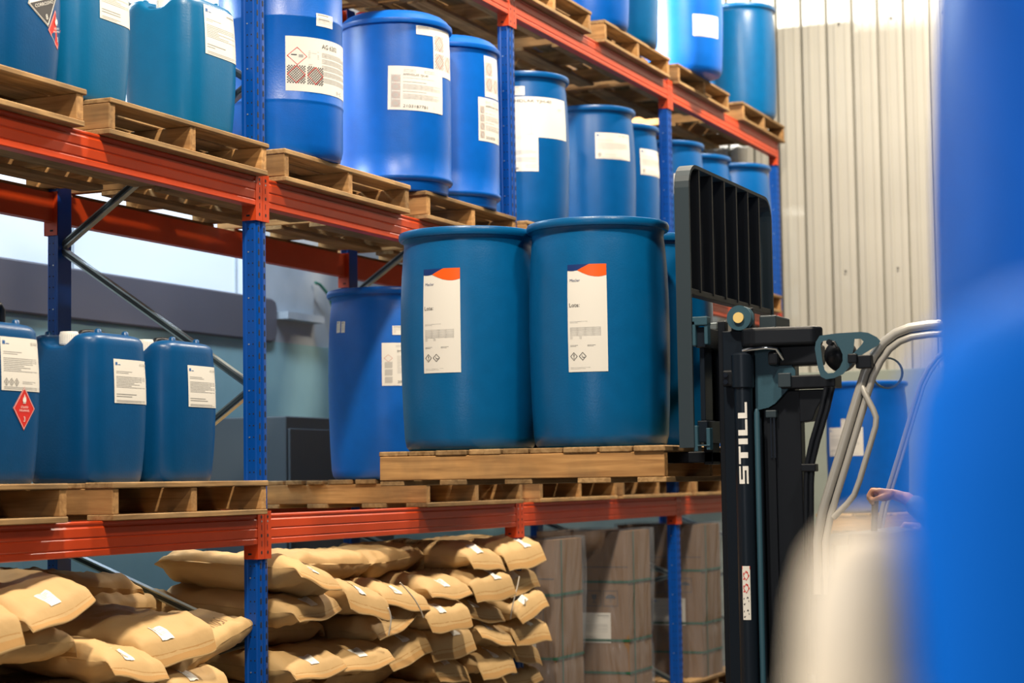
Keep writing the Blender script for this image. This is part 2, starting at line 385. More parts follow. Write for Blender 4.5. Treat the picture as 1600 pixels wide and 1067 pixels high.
# ------------------------------------------------------------------ drums
def prof_fn(prof):
    pr = sorted(((z, r) for r, z in prof), key=lambda p: p[0])
    def f(z):
        for (z0, r0), (z1, r1) in zip(pr, pr[1:]):
            if z0 <= z <= z1 and z1 > z0: return r0+(r1-r0)*(z-z0)/(z1-z0)
        return pr[-1][1]
    return f
BARREL = [(.235, .0), (.258, .004), (.270, .018), (.277, .05), (.283, .16), (.288, .32), (.290, .47), (.288, .62), (.283, .74), (.276, .83), (.272, .856), (.2725, .876), (.279, .888)]
def barrel_proto(matname):
    r = bpy.data.objects.new('plastic_drum', None); link(r)
    MB().lathe(BARREL, 64).build('body', matname, r, smooth=.7)
    rim = [(.279, .886), (.290, .888), (.2945, .896), (.295, .910), (.291, .919), (.282, .922), (.270, .921), (.266, .912)]
    MB().lathe(rim, 64, caps=False).build('rim', matname, r, smooth=.7)
    b = MB().lathe([(.267, .903), (.20, .9045), (.06, .907)], 48); b.lathe([(.034, .9), (.034, .918), (.03, .921)], 20, c=(.17, .05, 0)); b.lathe([(.034, .9), (.034, .918), (.03, .921)], 20, c=(-.17, -.05, 0))
    b.build('lid', matname, r, smooth=.7)
    return r
LRING = [(.262, .0), (.268, .006), (.270, .03), (.272, .052), (.288, .058), (.294, .068), (.294, .078), (.286, .090), (.287, .2), (.289, .47), (.287, .75), (.283, .846), (.2835, .858)]
def lring_proto(matname):
    r = bpy.data.objects.new('plastic_drum', None); link(r)
    MB().lathe(LRING, 64).build('body', matname, r, smooth=.7)
    MB().lathe([(.283, .856), (.297, .858), (.300, .868), (.299, .880), (.290, .888), (.276, .905), (.255, .922), (.225, .935), (.19, .940)], 64, caps=False).build('rim', matname, r, smooth=.7)
    MB().lathe([(.191, .940), (.10, .942), (.01, .944)], 48).build('lid', matname, r, smooth=.7)
    MB().lathe([(.036, .935), (.036, .958), (.03, .962)], 20, c=(-.13, -.11, 0)).build('bung', 'red_cap', r, smooth=.6)['label'] = 'red screw bung'
    MB().lathe([(.028, .935), (.028, .956), (.024, .96)], 20, c=(.14, .09, 0)).build('bung', matname, r, smooth=.6)
    return r
HOOP = [(.255, .0), (.270, .008), (.279, .03), (.285, .06), (.287, .24), (.2872, .248), (.2892, .253), (.2892, .259), (.2872, .264), (.287, .632), (.2892, .637), (.2892, .643), (.2872, .648), (.286, .80), (.280, .86)]
def hoop_proto(matname):
    r = bpy.data.objects.new('plastic_drum', None); link(r)
    MB().lathe(HOOP, 64).build('body', matname, r, smooth=.7)
    MB().lathe([(.28, .858), (.292, .862), (.297, .872), (.295, .885), (.28, .905), (.25, .922), (.2, .93)], 64, caps=False).build('rim', matname, r, smooth=.7)
    MB().lathe([(.201, .93), (.10, .932), (.01, .934)], 48).build('lid', matname, r, smooth=.7)
    return r
fB, fL, fH = prof_fn(BARREL), prof_fn(LRING), prof_fn(HOOP)
PROTO = {}
def drum(kind, matname, x, y, z, label, group=None, rz=0., scale=1.):
    k = (kind, matname)
    if k not in PROTO:
        PROTO[k] = {'barrel': barrel_proto, 'lring': lring_proto, 'hoop': hoop_proto}[kind](matname); o = PROTO[k]
    else:
        src = PROTO[k]; o = src.copy(); link(o)
        for ch in src.children:
            if ch.name.split('.')[0] in ('body', 'rim', 'lid', 'bung'): c = ch.copy(); link(c, o)
    o.location = (x, y, z); o.scale = (scale, scale, scale); tag(o, label, 'drum', group)
    return o

# ------------------------------------------------------------------ setting
FL = .10
def structure(o, name=None): o['kind'] = 'structure'; return o
structure(MB().box((-3.2, -16, FL-.1), (9, 9.2, FL)).build('floor', 'floor_grey'))
def corrugated(name, x0, x1, y, z0, z1, mname):
    b = MB(); p = .219; n0 = int((x0-.117)/p)-1; xs = []
    for k in range(n0, int((x1-.117)/p)+2):
        c = .117+k*p
        for dx, dy in ((-.013, 0.), (-.008, .052), (.008, .052), (.013, 0.), (.060, -.003), (.068, -.010), (.088, -.010), (.096, -.003), (.150, -.003), (.155, -.008), (.163, -.008), (.168, -.003)):
            if x0 <= c+dx <= x1: xs.append((c+dx, y+dy))
    for (xa, ya), (xb, yb) in zip(xs, xs[1:]): b.add([(xa, ya, z0), (xb, yb, z0), (xb, yb, z1), (xa, ya, z1)], [(0, 1, 2, 3)])
    for xa in (.45, .89, 1.33):                # small dark fixing screws
        for zz in (3.35, 5.45): b.add([(xa-.008, y-.020, zz-.008), (xa+.008, y-.020, zz-.008), (xa+.008, y-.020, zz+.008), (xa-.008, y-.020, zz+.008)], [(0, 1, 2, 3)], 1)
    return structure(b.build(name, [mname, 'hole'], smooth=.3))
corrugated('wall_end', -2.6, 8, 8.80, 2.51, 8.5, 'wall_cream')
structure(MB().box((-2.6, 8.70, FL), (8, 9.0, 2.51)).build('wall_end_plinth', 'plinth_grey', bevel=.006))
# wall behind the rack
b = MB(); b.box((-2.9, -6, FL), (-2.6, 9, 2.64)); b.build('wall_rear', 'wall_teal')['kind'] = 'structure'
b = MB(); b.box((-2.9, 4.26, 2.64), (-2.6, 5.15, 8.5)); b.box((-2.9, 5.15, 2.64), (-2.63, 9, 8.5)); b.box((-2.9, -6, 3.72), (-2.6, 4.26, 8.5))
b.box((-2.62, 4.60, 2.80), (-2.50, 5.13, 2.85))
b.build('wall_rear_upper', 'wall_concrete')['kind'] = 'structure'
wn = MB().box((-2.72, -6, 2.64), (-2.66, 4.26, 3.72)).build('window_1', 'daylit_pane'); wn['kind'] = 'structure'
b = MB()
for yy in (-4.0, -1.9, .2, 2.3, 4.16): b.box((-2.66, yy-.006, 2.9), (-2.645, yy+.006, 3.72))
b.build('window_frame', 'wall_concrete', wn)
poly = [(-6, 2.63), (4.50, 2.63), (4.555, 2.65), (4.575, 2.70), (4.575, 2.88), (4.555, 2.92), (4.50, 2.935), (-6, 2.935)]
structure(MB().prism(poly, lambda u, v, t: Vector((-2.64+.07*t, u, v))).build('trim_1', 'band_grey', bevel=.012))
# green cable hanging down the wall and a cabinet standing below it
pts = [(-2.57, 5.12, 3.10), (-2.56, 5.17, 3.09), (-2.55, 5.27, 3.03), (-2.54, 5.34, 2.92), (-2.54, 5.38, 2.78), (-2.54, 5.43, 2.66), (-2.54, 5.50, 2.55), (-2.54, 5.54, 2.40), (-2.54, 5.55, 2.0), (-2.54, 5.55, 1.2), (-2.54, 5.56, .2)]
tag(MB().tube(pts, .011, 8).build('hanging_cable', 'cable_green', smooth=1), 'green cable hanging in a loop down the wall behind the rack', 'cable')
cb = thing('storage_cabinet', (-2.25, 4.35, FL), 'dark grey steel cabinet standing against the wall behind the rack', 'cabinet')
MB().box((-.3, -.75, 0), (.3, .75, 1.98)).build('body', 'cabinet_grey', cb, bevel=.008)
for s in (-1, 1):
    d = MB().box((.3, -.73 if s < 0 else .01, .05), (.318, -.01 if s < 0 else .73, 1.90)).build('door', 'cabinet_grey', cb, bevel=.004)
    MB().box((.318, s*.06-.01, .9), (.338, s*.06+.01, 1.1)).build('handle', 'black_plastic', d)

# ------------------------------------------------------------------ pallet rack
L = 2.8; ZA, ZB, ZC = 4.222, 2.785, 1.329; TOPZ = ZA+.21
def post_mesh():
    b = MB(); x1 = -.003; x0 = -.068; zt = TOPZ-FL
    sec = [(x0, -.05), (x0+.012, -.05), (x0+.018, -.046), (x1-.010, -.046), (x1-.004, -.042), (x1, -.034), (x1, -.012), (x1-.006, -.007), (x1-.006, .007), (x1, .012), (x1, .034), (x1-.004, .042), (x1-.010, .046), (x0+.018, .046), (x0+.012, .05), (x0, .05)]
    b.prism(sec, lambda u, v, t: Vector((u, v, zt*t)))
    k = 0
    while .1+k*.05 < zt-.03:
        z = .1+k*.05
        for yy in (-.023, .023):
            b.prism([(-.0055, z-.010), (-.004, z-.013), (.004, z-.013), (.0055, z-.010), (.0055, z+.008), (0, z+.014), (-.0055, z+.008)], lambda u, v, t: Vector((x1-.003+.0036*t, yy+u, v)), 1)
        for xx in (-.020, -.040):
            m = 2 if (k % 4 == 1 and xx < -.03) else 1
            b.prism([(xx+.0035*math.cos(q*PI/4), z+.0035*math.sin(q*PI/4)) for q in range(8)], lambda u, v, t: Vector((u, -.0465+.001*(1-t), v)) if m == 1 else Vector((u, -.0485+.003*(1-t), v)), m)
        k += 1
    return b
pf = post_mesh().build('post', ['rack_blue', 'hole', 'stud'], None, smooth=.5)
RD = 1.1
def brace(parent, p0, p1):
    b = MB(); d = (Vector(p1)-Vector(p0)); b.tube([p0, p1], .024, square=True, sx=1., sy=.9, up=(0, 1, 0))
    q = d.normalized(); off = Vector((0, -.0225, 0)); nrm = Vector((-q.z, 0, q.x))*.007
    b.add([Vector(p0)+off-nrm, Vector(p1)+off-nrm, Vector(p1)+off+nrm, Vector(p0)+off+nrm], [(0, 1, 2, 3)], 1)
    return b.build('brace', ['galvanised', 'slate_steel'], parent)
FRN = ['far left, outside the picture', 'first', 'second', 'third', 'fourth']
frame0 = None
names = {0: 'blue rack upright frame left of the jerrycans and sacks, nearest the camera', 1: 'blue rack upright frame between the jerrycan bay and the forklift bay, foremost in full view', 2: 'blue rack upright frame at the right end of the sack pile', 3: 'blue rack upright frame between the shrink-wrapped cartons', 4: 'blue rack upright frame at the end of the rack beside the corrugated wall'}
for i in range(5):
    y = (i-1)*L
    if frame0 is None:
        fr = thing('rack_upright_frame', (0, y, FL), '', 'rack frame', 'blue upright frames of the pallet rack'); frame0 = fr
        pf.parent = fr
        pr_ = pf.copy(); link(pr_, fr); pr_.matrix_local = Matrix.Translation((-RD, 0, 0))@Matrix.Diagonal((-1, 1, 1, 1))
        zf = [.25-FL, .80, 1.965, 3.28, 4.20]; zr = [.62, 1.28, 2.63, 3.95]
        zz = [(-.045, .15), (-1.055, .62), (-.045, 1.30 - .42), (-1.055, 1.27), (-.045, 1.965), (-1.055, 2.63), (-.045, 3.30), (-1.055, 3.95)]
        for (xa, za), (xb, zb) in zip(zz, zz[1:]): brace(fr, (xa, 0, za), (xb, 0, zb))
        for xx in (-.035, -RD+.035): MB().box((xx-.06, -.07, 0), (xx+.06, .07, .006)).build('foot_plate', 'rack_blue', fr)
    else:
        fr = dup(frame0)
        fr.location = (0, y, FL)
    fr['label'] = names[i]; fr['category'] = 'rack frame'
# beams
def beam_proto():
    r = bpy.data.objects.new('rack_beam', None); link(r)       # origin: connector bottom, left end; runs +y for L
    sec = [(-.046, 0), (.000, 0), (.003, .004), (.003, .022), (-.001, .027), (.003, .032), (.003, .064), (-.001, .069), (.003, .074), (.003, .104), (-.002, .110), (-.002, .116), (.001, .120), (.001, .126), (-.002, .130), (-.046, .130)]
    b = MB(); b.prism(sec, lambda u, v, t: Vector((u, .0515+(L-.103)*t, .062+v)))
    b.build('rail', 'rack_orange', r, smooth=.4)
    for e in (0, 1):
        b = MB(); sy = 1 if e == 0 else -1; oy = 0 if e == 0 else L
        Y = lambda a: oy+sy*a
        lo = lambda a, c: (min(Y(a), Y(c)))
        hi = lambda a, c: (max(Y(a), Y(c)))
        b.box((-.0005, lo(.0015, .056), 0), (.0042, hi(.0015, .056), .205))
        b.box((-.066, lo(.0505, .055), 0), (.0, hi(.0505, .055), .20))
        for zc in (.028, .10, .180):
            b.prism([(.026+.006*math.cos(q*PI/5), zc+.008*math.sin(q*PI/5)) for q in range(10)], lambda u, v, t: Vector((.0030+.0018*t, Y(u), v)), 1)
        for zc in (.065, .135): b.box((.0035, lo(.022, .026), zc-.012), (.0048, hi(.022, .026), zc+.012), 1)
        b.box((.0035, lo(.021, .029), .157), (.0055, hi(.021, .029), .165), 2)
        b.box((-.045, lo(.055, .0558), .018), (-.028, hi(.055, .0558), .026), 1)
        b.build('end_connector', ['rack_orange', 'hole', 'stud'], r)
    return r
beam = None
LVN = {ZA: 'top', ZB: 'middle', ZC: 'lower'}
bayn = ['the jerrycan bay at left', 'the second bay, behind the forklift drums', 'the third bay', 'the last bay by the corrugated wall']
for zc in (ZA, ZB, ZC):
    for bay in range(4):
        for rear in (0, 1):
            if zc == ZA and bay == 0: continue
            if beam is None: beam = beam_proto(); o = beam
            else: o = dup(beam)
            y = (bay-1)*L
            if rear:
                o.location = (-RD, y+L, zc); o.rotation_euler = (0, 0, PI)
            else: o.location = (0, y, zc)
            tag(o, 'orange %s rack beam on %s level of %s' % ('rear' if rear else 'front', LVN[zc], bayn[bay]), 'rack beam', 'orange beams of the pallet rack')

# ------------------------------------------------------------------ pallets
def pallet_proto(seed, ly, lx=1.25, nb=9):
    r0 = random.Random(seed); r = bpy.data.objects.new('wooden_pallet', None); link(r)
    # origin: base centre; stringers along x, boards along y
    ws = [r0.uniform(.095, .145) for _ in range(nb)]; ws[-1] = ws[0] = .13; tot = sum(ws); gap = (lx-tot)/(nb-1)
    x = -lx/2
    for i in range(nb):
        j = r0.uniform(-.012, .012)
        MB((x+ws[i]/2, 0, .131)).box((x, -ly/2-.006+j, .120), (x+ws[i], ly/2+.006+j, .142+r0.uniform(-.002, .002))).build('deck_board', 'wood_along_y', r, bevel=.004, seg=1).location = (x+ws[i]/2, 0, .131)
        x += ws[i]+gap
    for k, yy in enumerate((-ly/2+.022, 0, ly/2-.022)):
        MB((0, yy, .07)).box((-lx/2+.006, yy-.021, .022), (lx/2-.006, yy+.021, .120)).build('stringer', 'wood_along_x', r, bevel=.003, seg=1).location = (0, yy, .07)
    for xx, wd in ((-lx/2+.06, .11), (-lx/2+.34, .12), (0, .12), (lx/2-.30, .14), (lx/2-.06, .12)):
        MB((xx, 0, .011)).box((xx-wd/2, -ly/2+r0.uniform(-.004, .006), 0), (xx+wd/2, ly/2, .022)).build('base_board', 'wood_along_y', r, bevel=.003, seg=1).location = (xx, 0, .011)
    return r
PP = {}
def pallet(y0, y1, z, label, x=None, group='wooden pallets on the rack', seed=None, lx=1.25, rz=0.):
    ly = round(y1-y0, 2)
    key = (ly, seed or 0, lx)
    if key not in PP: PP[key] = pallet_proto(int(ly*100)+(seed or 0), ly, lx); o = PP[key]
    else: o = dup(PP[key])
    o.location = ((.05-lx/2) if x is None else x, (y0+y1)/2, z); o.rotation_euler = (0, 0, rz)
    return tag(o, label, 'pallet', group)
zb, zc_, za = ZB+.192, ZC+.192, ZA+.192
PT = .142
pallet(-2.56, -1.36, zb, 'wooden pallet on middle level at the left picture edge, under the jerrycan with hazard diamonds')
pallet(-1.20, -.03, zb, 'wooden pallet on middle level just left of the foremost blue post, under two jerrycans')
pallet(.12, 1.36, zb, 'wooden pallet on middle level just right of the foremost blue post, under the ribbed drum')
pallet(1.56, 2.71, zb, 'wooden pallet on middle level above the left forklift drum, under two drums', seed=2)
pallet(2.86, 4.06, zb, 'wooden pallet on middle level seen in the gap between the two forklift drums', seed=3)
pallet(4.20, 5.45, zb, 'wooden pallet on middle level hidden behind the right forklift drum')
pallet(5.70, 6.86, zb, 'wooden pallet on middle level behind the black load backrest', seed=5)
pallet(7.03, 8.23, zb, 'last wooden pallet on middle level, right of the load backrest by the corrugated wall')
pallet(-2.66, -1.46, zc_, 'wooden pallet on lower level at the left picture edge, under the jerrycan with black handle', seed=7)
pallet(-1.18, -.05, zc_, 'wooden pallet on lower level under the two white-capped jerrycans')
pallet(1.517, 2.747, zc_, 'wooden pallet on lower level under the bright blue drum, its long side board in view', seed=4)
pallet(3.00, 4.26, zc_, 'wooden pallet on lower level above the first two shrink-wrapped cartons', seed=6)
pallet(4.36, 5.76, zc_, 'wooden pallet on lower level straddling the post between the cartons')
pallet(5.86, 7.06, zc_, 'wooden pallet on lower level behind the forklift mast', seed=8)
pallet(.30, 1.48, za, 'wooden pallet on top level at the upper edge of the picture, second bay left half')
pallet(1.55, 2.70, za, 'wooden pallet on top level at the upper edge, left of the second blue post', seed=9)
pallet(2.74, 3.95, za, 'wooden pallet on top level just right of the second blue post', seed=1)
pallet(4.19, 5.47, za, 'wooden pallet on top level left of the third blue post, under two drums')
pallet(5.66, 6.88, za, 'wooden pallet on top level right of the third blue post, under the sunlit drum')
pallet(7.25, 8.45, za, 'last wooden pallet on top level, at the rack end by the corrugated wall', seed=11)

# ------------------------------------------------------------------ drums on the rack
zB, zC, zA = zb+PT, zc_+PT, za+PT
d = drum('hoop', 'royal_plastic', -.2, .521, zB, 'royal blue drum with two moulded rings and AG 6202 label, right of the foremost post')
lbl(d, fH, -56, 30, .315-.02, .545, art_ag); lbl(d, fH, -26, -5, .604, .662, art_small)
d = drum('lring', 'royal_plastic', -.2, 1.708, zB, 'bright royal blue closed drum with square data label and red bung on middle level')
lbl(d, fL, -41, -20, .80, .846, art_small); lbl(d, fL, -20.5, 16, .60, .845, art_haz); lbl(d, fL, -71, -7.5, .405, .63, art_drug, fold=1, twist=-.02, title='AMPHOLAK YJH-40', number='2103187781')
d = drum('lring', 'royal_plastic', -.2, 2.332, zB, 'royal blue closed drum left of the second blue post, its labels turned aside')
lbl(d, fL, -18.5, 12, .60, .825, art_haz); lbl(d, fL, -28.5, 14, .355, .592, art_drug, title='AMPHOLAK YJH-40', number='2103187781')
d = drum('barrel', 'mid_plastic', -.2, 3.377, zB, 'blue drum with wide white AMPHOLAK sheet right of the second blue post')
lbl(d, fB, -84, -61.5, .776, .830, art_small); lbl(d, fB, -92, .5, .527, .768, art_big); lbl(d, fB, -82, -46.5, .326, .545, art_low)
d = drum('barrel', 'mid_plastic', -.2, 4.554, zB, 'blue drum on middle level above the right forklift drum, one small white sheet')
lbl(d, fB, -63.5, -9.5, .571, .741, art_sheet, haz=1, seed=3)
d = drum('barrel', 'mid_plastic', -.27, 5.235, zB, 'blue drum on middle level just left of the third blue post, white sheet')
lbl(d, fB, -36.5, 22, .573, .751, art_sheet, haz=1, seed=4)
d = drum('barrel', 'mid_plastic', -.2, 6.028, zB, 'blue drum just right of third blue post, white label half behind load backrest')
lbl(d, fB, -57, -11.5, .53, .680, art_sheet, seed=5)
d = drum('barrel', 'mid_plastic', -.2, 6.69, zB, 'blue drum behind the top edge of the load backrest, second right of the third post')
lbl(d, fB, -12, .0, .62, .701, art_small)
drum('barrel', 'mid_plastic', -.53, 8.06, zB, 'blue drum in the rear row peeping out near the end of the middle level')
drum('barrel', 'mid_plastic', -.05, 7.25, zB, 'last blue drum on middle level, right of the load backrest, no label in view')
# lower level
d = drum('barrel', 'royal_plastic', -.3, 1.78, zC, 'bright blue drum on the rack left behind the forklift drums, half hidden, label with pictograms', scale=1.06)
lbl(d, fB, -68.4, -30, .445, .650, art_bm); lbl(d, fB, -122, -115.7, .71, .765, art_small); lbl(d, fB, -114, -108.5, .708, .762, art_small); lbl(d, fB, -58, -46, .688, .732, art_small)
d = drum('barrel', 'royal_plastic', -.2, 6.35, zC, 'blue drum on lower level glimpsed between the carriage and the mast')
lbl(d, fB, -12, 2, .64, .72, art_small)
# top level
drum('lring', 'royal_plastic', -.2, 3.42, zA, 'blue drum on top level of which only the base shows at the upper edge')
drum('barrel', 'royal_plastic', -.2, 4.509, zA, 'royal blue drum on top level, leftmost of the pair left of the third post')
drum('barrel', 'teal_plastic', -.2, 5.09, zA, 'teal blue drum on top level, right one of the pair left of the third post')
d = drum('barrel', 'teal_plastic', -.65, 6.629, zA, 'blue drum in the rear row on top level, a sliver left of the sunlit drum')
lbl(d, fB, -10, 7, .502, .682, art_small)
d = drum('barrel', 'royal_plastic', -.08, 6.18, zA, 'sunlit glossy blue drum on top level with white glare down its left side')
lbl(d, fB, -58, -12, .25, .407, art_sheet, seed=6)
drum('barrel', 'teal_plastic', -.2, 8.05, zA, 'last teal blue drum on top level against the corrugated wall')
# forklift load
zP = 1.633
pallet(-.11, 1.09, zP, 'wooden pallet carried on the forklift forks under the teal drums', x=1.235, group='pallet on the forks', lx=1.25, seed=12)
G = 'teal drums on the forklift pallet'
zF = zP+PT
FLY = .21
d = drum('barrel', 'teal_plastic', .885, FLY, zF, 'teal drum with wave label, front left on the forklift pallet', G)
lbl(d, fB, -106, -72.5, .318, .748, art_wave)
d = drum('barrel', 'teal_plastic', 1.475, FLY, zF, 'teal drum with wave label, front right on the forklift pallet next to the backrest', G)
lbl(d, fB, -95, -63, .300, .730, art_wave)
drum('barrel', 'teal_plastic', .885, FLY+.6, zF, 'teal drum rear left on the forklift pallet, a sliver between the front two', G)
drum('barrel', 'teal_plastic', 1.475, FLY+.6, zF, 'teal drum rear right on the forklift pallet, seen behind the backrest bars', G)

# ------------------------------------------------------------------ jerrycans
def can_xy(t, z, H=.585):
    zt = z/H
    k = .905+.095*math.sin(PI*min(1, max(0, (zt+.04)/1.14)))       # bowed sides
    if zt < .06: k *= .95+.05*(zt/.06)**.5
    n = 4.4
    c, s_ = math.cos(t), math.sin(t)
    q = (abs(c)**n+abs(s_)**n)**(-1/n)
    return Vector((.18*q*c*k, .208*q*s_*k, z))
def can_proto(matname):
    r = bpy.data.objects.new('jerrycan', None); link(r); H = .585; n = 72; b = MB(); rows = []
    zs = [0, .006, .02, .05, .12, .2, .28, .36, .43, .49, .525, .545]
    def side(t, z):
        p = can_xy(t, z)
        if z > .46: p.z -= math.exp(-(p.x/.062)**4)*.030*(z-.46)/.085
        return p
    rows = [[side(2*PI*i/n, z) for i in range(n)] for z in zs]
    for j, (sc, dz) in enumerate(((.975, .010), (.94, .018), (.86, .026), (.7, .032), (.5, .034), (.25, .035), (.02, .035))):
        row = []
        for i in range(n):
            p = can_xy(2*PI*i/n, .545)*1; q = Vector((p.x*sc, p.y*sc, 0))
            valley = math.exp(-(q.x/.062)**4)                       # saddle that holds cap and handle
            z = .545+dz-valley*(.030+.018*min(1, (dz-.006)/.02))
            row.append(Vector((q.x, q.y, z)))
        rows.append(row)
    vs = [p for row in rows for p in row]; fs = []
    for j in range(len(rows)-1):
        for i in range(n): fs.append((j*n+i, j*n+(i+1) % n, (j+1)*n+(i+1) % n, (j+1)*n+i))
    fs.append(tuple(range(n-1, -1, -1))); fs.append(tuple((len(rows)-1)*n+i for i in range(n)))
    b.add(vs, fs)
    for sx in (-1, 1):
        for yy in (-.09, .09): b.lathe([(.016, .570), (.013, .588), (.006, .592)], 12, c=(sx*.115, yy, 0))
    b.build('body', matname, r, smooth=.9)
    c = MB()
    pr = [(.036, .530)]+[(.036, .575), (.033, .583), (.01, .584)]
    c.lathe(pr, 28, c=(0, -.115, 0))
    for k in range(28):
        a = 2*PI*k/28; c.box((.0345, -.002, .535), (.038, .002, .572), mat=Matrix.Translation((0, -.115, 0))@Matrix.Rotation(a, 4, 'Z'))
    c.build('screw_cap', 'white_cap', r, smooth=.5)
    MB().tube([(0, -.055, .530), (0, -.05, .565), (0, -.035, .583), (0, .0, .588), (0, .08, .588), (0, .115, .583), (0, .13, .565), (0, .135, .530)], .013, 10).build('handle', 'black_plastic', r, smooth=1)
    return r
CP = {}
def face_fn(yc, zc, w, h, twist=0., sx=1):     # on the aisle side (+x) of a jerrycan
    def fn(u, v, off):
        du, dv = u-w/2, v-h/2
        y = yc+du*math.cos(twist)-dv*math.sin(twist); z = zc+du*math.sin(twist)+dv*math.cos(twist)
        lo, hi = -PI/2, PI/2
        for _ in range(22):
            m = (lo+hi)/2
            if can_xy(m, z).y < y: lo = m
            else: hi = m
        p = can_xy((lo+hi)/2, z); return Vector((p.x+off, y, z))
    return fn
def can(matname, y, z, label, group, x=-.22, s=1., zs=1., rz=0.):
    if matname not in CP: CP[matname] = can_proto(matname); o = CP[matname]
    else:
        o = CP[matname].copy(); link(o)
        for ch in CP[matname].children:
            if ch.name.split('.')[0] in ('body', 'screw_cap', 'handle'): c = ch.copy(); link(c, o)
    o.location = (x, y, z); o.scale = (s, s, zs); o.rotation_euler = (0, 0, rz); return tag(o, label, 'jerrycan', group)
def can_label(o, yc, zc, w, h, maker, twist=0., **kw): return sticker(o, maker(w, h, **kw), face_fn(yc, zc, w, h, twist))
def art_flame(w, h):
    a = Art(w, h); a.dia(w/2, h/2, w*.5, h*.5, RED); a.ring(w/2, h/2, w*.475, h*.475, .035, WHITE)
    a.poly([(w*.44, h*.64), (w*.42, h*.69), (w*.45, h*.76), (w*.47, h*.73), (w*.50, h*.83), (w*.54, h*.75), (w*.56, h*.77), (w*.58, h*.69), (w*.56, h*.64)], WHITE, 2); a.rect(w*.44, h*.615, w*.12, h*.014, WHITE, 2)
    a.text(w/2, h*.51, 'LÍQUIDO', h*.068, WHITE, 'C'); a.text(w/2, h*.43, 'INFLAMÁVEL', h*.068, WHITE, 'C', maxw=w*.46); a.text(w/2, h*.20, '3', h*.17, WHITE, 'C'); return a
def art_corr(w, h):
    a = Art(w, h); a.dia(w/2, h/2, w*.5, h*.5, WHITE); a.poly([(w*.06, h*.5), (w*.94, h*.5), (w*.5, h*.06)][::-1], INK, 2); a.ring(w/2, h/2, w*.49, h*.49, .03, INK)
    a.p.append(([(0, 0)], [], WHITE, 1)); a.text(w/2, h*.40, 'CORROSIVO', h*.09, WHITE, 'C', maxw=w*.62, lay=3); a.text(w/2, h*.14, '8', h*.14, WHITE, 'C', lay=3)
    a.rect(w*.3, h*.62, w*.15, h*.04, INK, 2); a.rect(w*.55, h*.62, w*.18, h*.03, INK, 2); return a
def diamond(o, yc, zc, w, h, maker, twist=0.):
    art = maker(w, h); fn = face_fn(yc, zc, w, h, twist)
    return sticker(o, art, fn, outline=[(w/2, h), (0, h/2), (w/2, 0), (w, h/2)], name='hazard_diamond')
GC, GB = 'jerrycans on the lower level', 'jerrycans on the middle level'
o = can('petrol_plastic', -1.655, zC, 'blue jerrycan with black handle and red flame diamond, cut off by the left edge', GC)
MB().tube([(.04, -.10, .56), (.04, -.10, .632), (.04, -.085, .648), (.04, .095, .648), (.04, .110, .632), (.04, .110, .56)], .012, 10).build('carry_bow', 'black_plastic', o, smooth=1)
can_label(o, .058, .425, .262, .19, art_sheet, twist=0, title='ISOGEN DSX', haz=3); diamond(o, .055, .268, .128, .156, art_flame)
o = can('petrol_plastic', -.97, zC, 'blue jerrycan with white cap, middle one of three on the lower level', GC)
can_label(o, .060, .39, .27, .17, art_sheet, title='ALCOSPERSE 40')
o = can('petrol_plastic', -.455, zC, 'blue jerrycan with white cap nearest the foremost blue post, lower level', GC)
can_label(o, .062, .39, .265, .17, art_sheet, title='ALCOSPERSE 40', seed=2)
o = can('petrol_plastic', -1.53, zB, 'blue jerrycan with black corrosive and red flame diamonds, upper left corner', GB)
diamond(o, .035, .315, .19, .20, art_corr, twist=.35); diamond(o, .125, .222, .115, .145, art_flame, twist=.2)
o = can('sea_plastic', -1.08, zB, 'teal jerrycan between two others at the upper left, white sheet on its side', GB)
can_label(o, .066, .42, .25, .19, art_sheet, seed=7)
o = can('sea_plastic', -.292, zB, 'teal jerrycan left of the foremost blue post on the middle level', GB, s=1.03)
can_label(o, .042, .438, .28, .21, art_sheet, seed=8)

# ------------------------------------------------------------------ paper sacks
def sack_fn(seed):
    r = random.Random(seed); o1 = Vector((r.uniform(0, 50), r.uniform(0, 50), r.uniform(0, 50))); ph = r.uniform(0, 6)
    LX, LY, T = .375, .226, .074; bendA = r.uniform(-2.2, -.3); bendB = r.uniform(-1, .35); sag = r.uniform(-.02, .02); ph2 = r.uniform(0, 6)
    def fn(u, v, side):                   # u along length -1..1, v across -1..1, side +-1
        au = abs(u); e = (min(1., max(0., (.955-au)/.36))**.72*(1-.10*au) if u > 0 else (max(0., 1-(au/.93)**9)**.60 if au < .93 else 0.))
        g = max(0., 1-abs(v)**(3.4+2.5*max(0, u)))**.40
        th = T*e*g+.0022
        wy = LY*(1-.03*(1-e)-.04*au**8)*(1+.03*math.sin(3*u+ph))
        p = Vector((LX*u, wy*v, 0))
        dimp = math.exp(-((au-.80)/.13)**2)
        pleat = (abs(math.sin(v*4.5+ph))-.5)*.020*dimp+(abs(math.sin(v*8+ph2+u*3))-.5)*.012*dimp
        q = Vector((u*2.6, v*1.9, side*.7))+o1
        rg = 1-abs(noise.noise(q*2.0+Vector((5, 3, 1))))*2
        nz = .016*noise.noise(q)+.010*noise.noise(q*2.4)+.008*(rg-.5)*(.4+au)
        fl = max(0, au-.89)
        p.z = side*(th+(nz+pleat)*min(1, e+.05)*min(1, g*1.5))+(.006*math.sin(v*4+ph) if au > .9 else 0)*(au-.9)*10+(bendA if u > 0 else bendB)*fl*.42+sag*v*v+.010*math.sin(2*u+ph2)
        p.y += .010*noise.noise(q*2.1+Vector((9, 2, 4)))*(1 if side > 0 else 1)
        p.x -= math.copysign(fl*fl*.3+.008*abs(v)**6*au**4, u)
        return p
    return fn
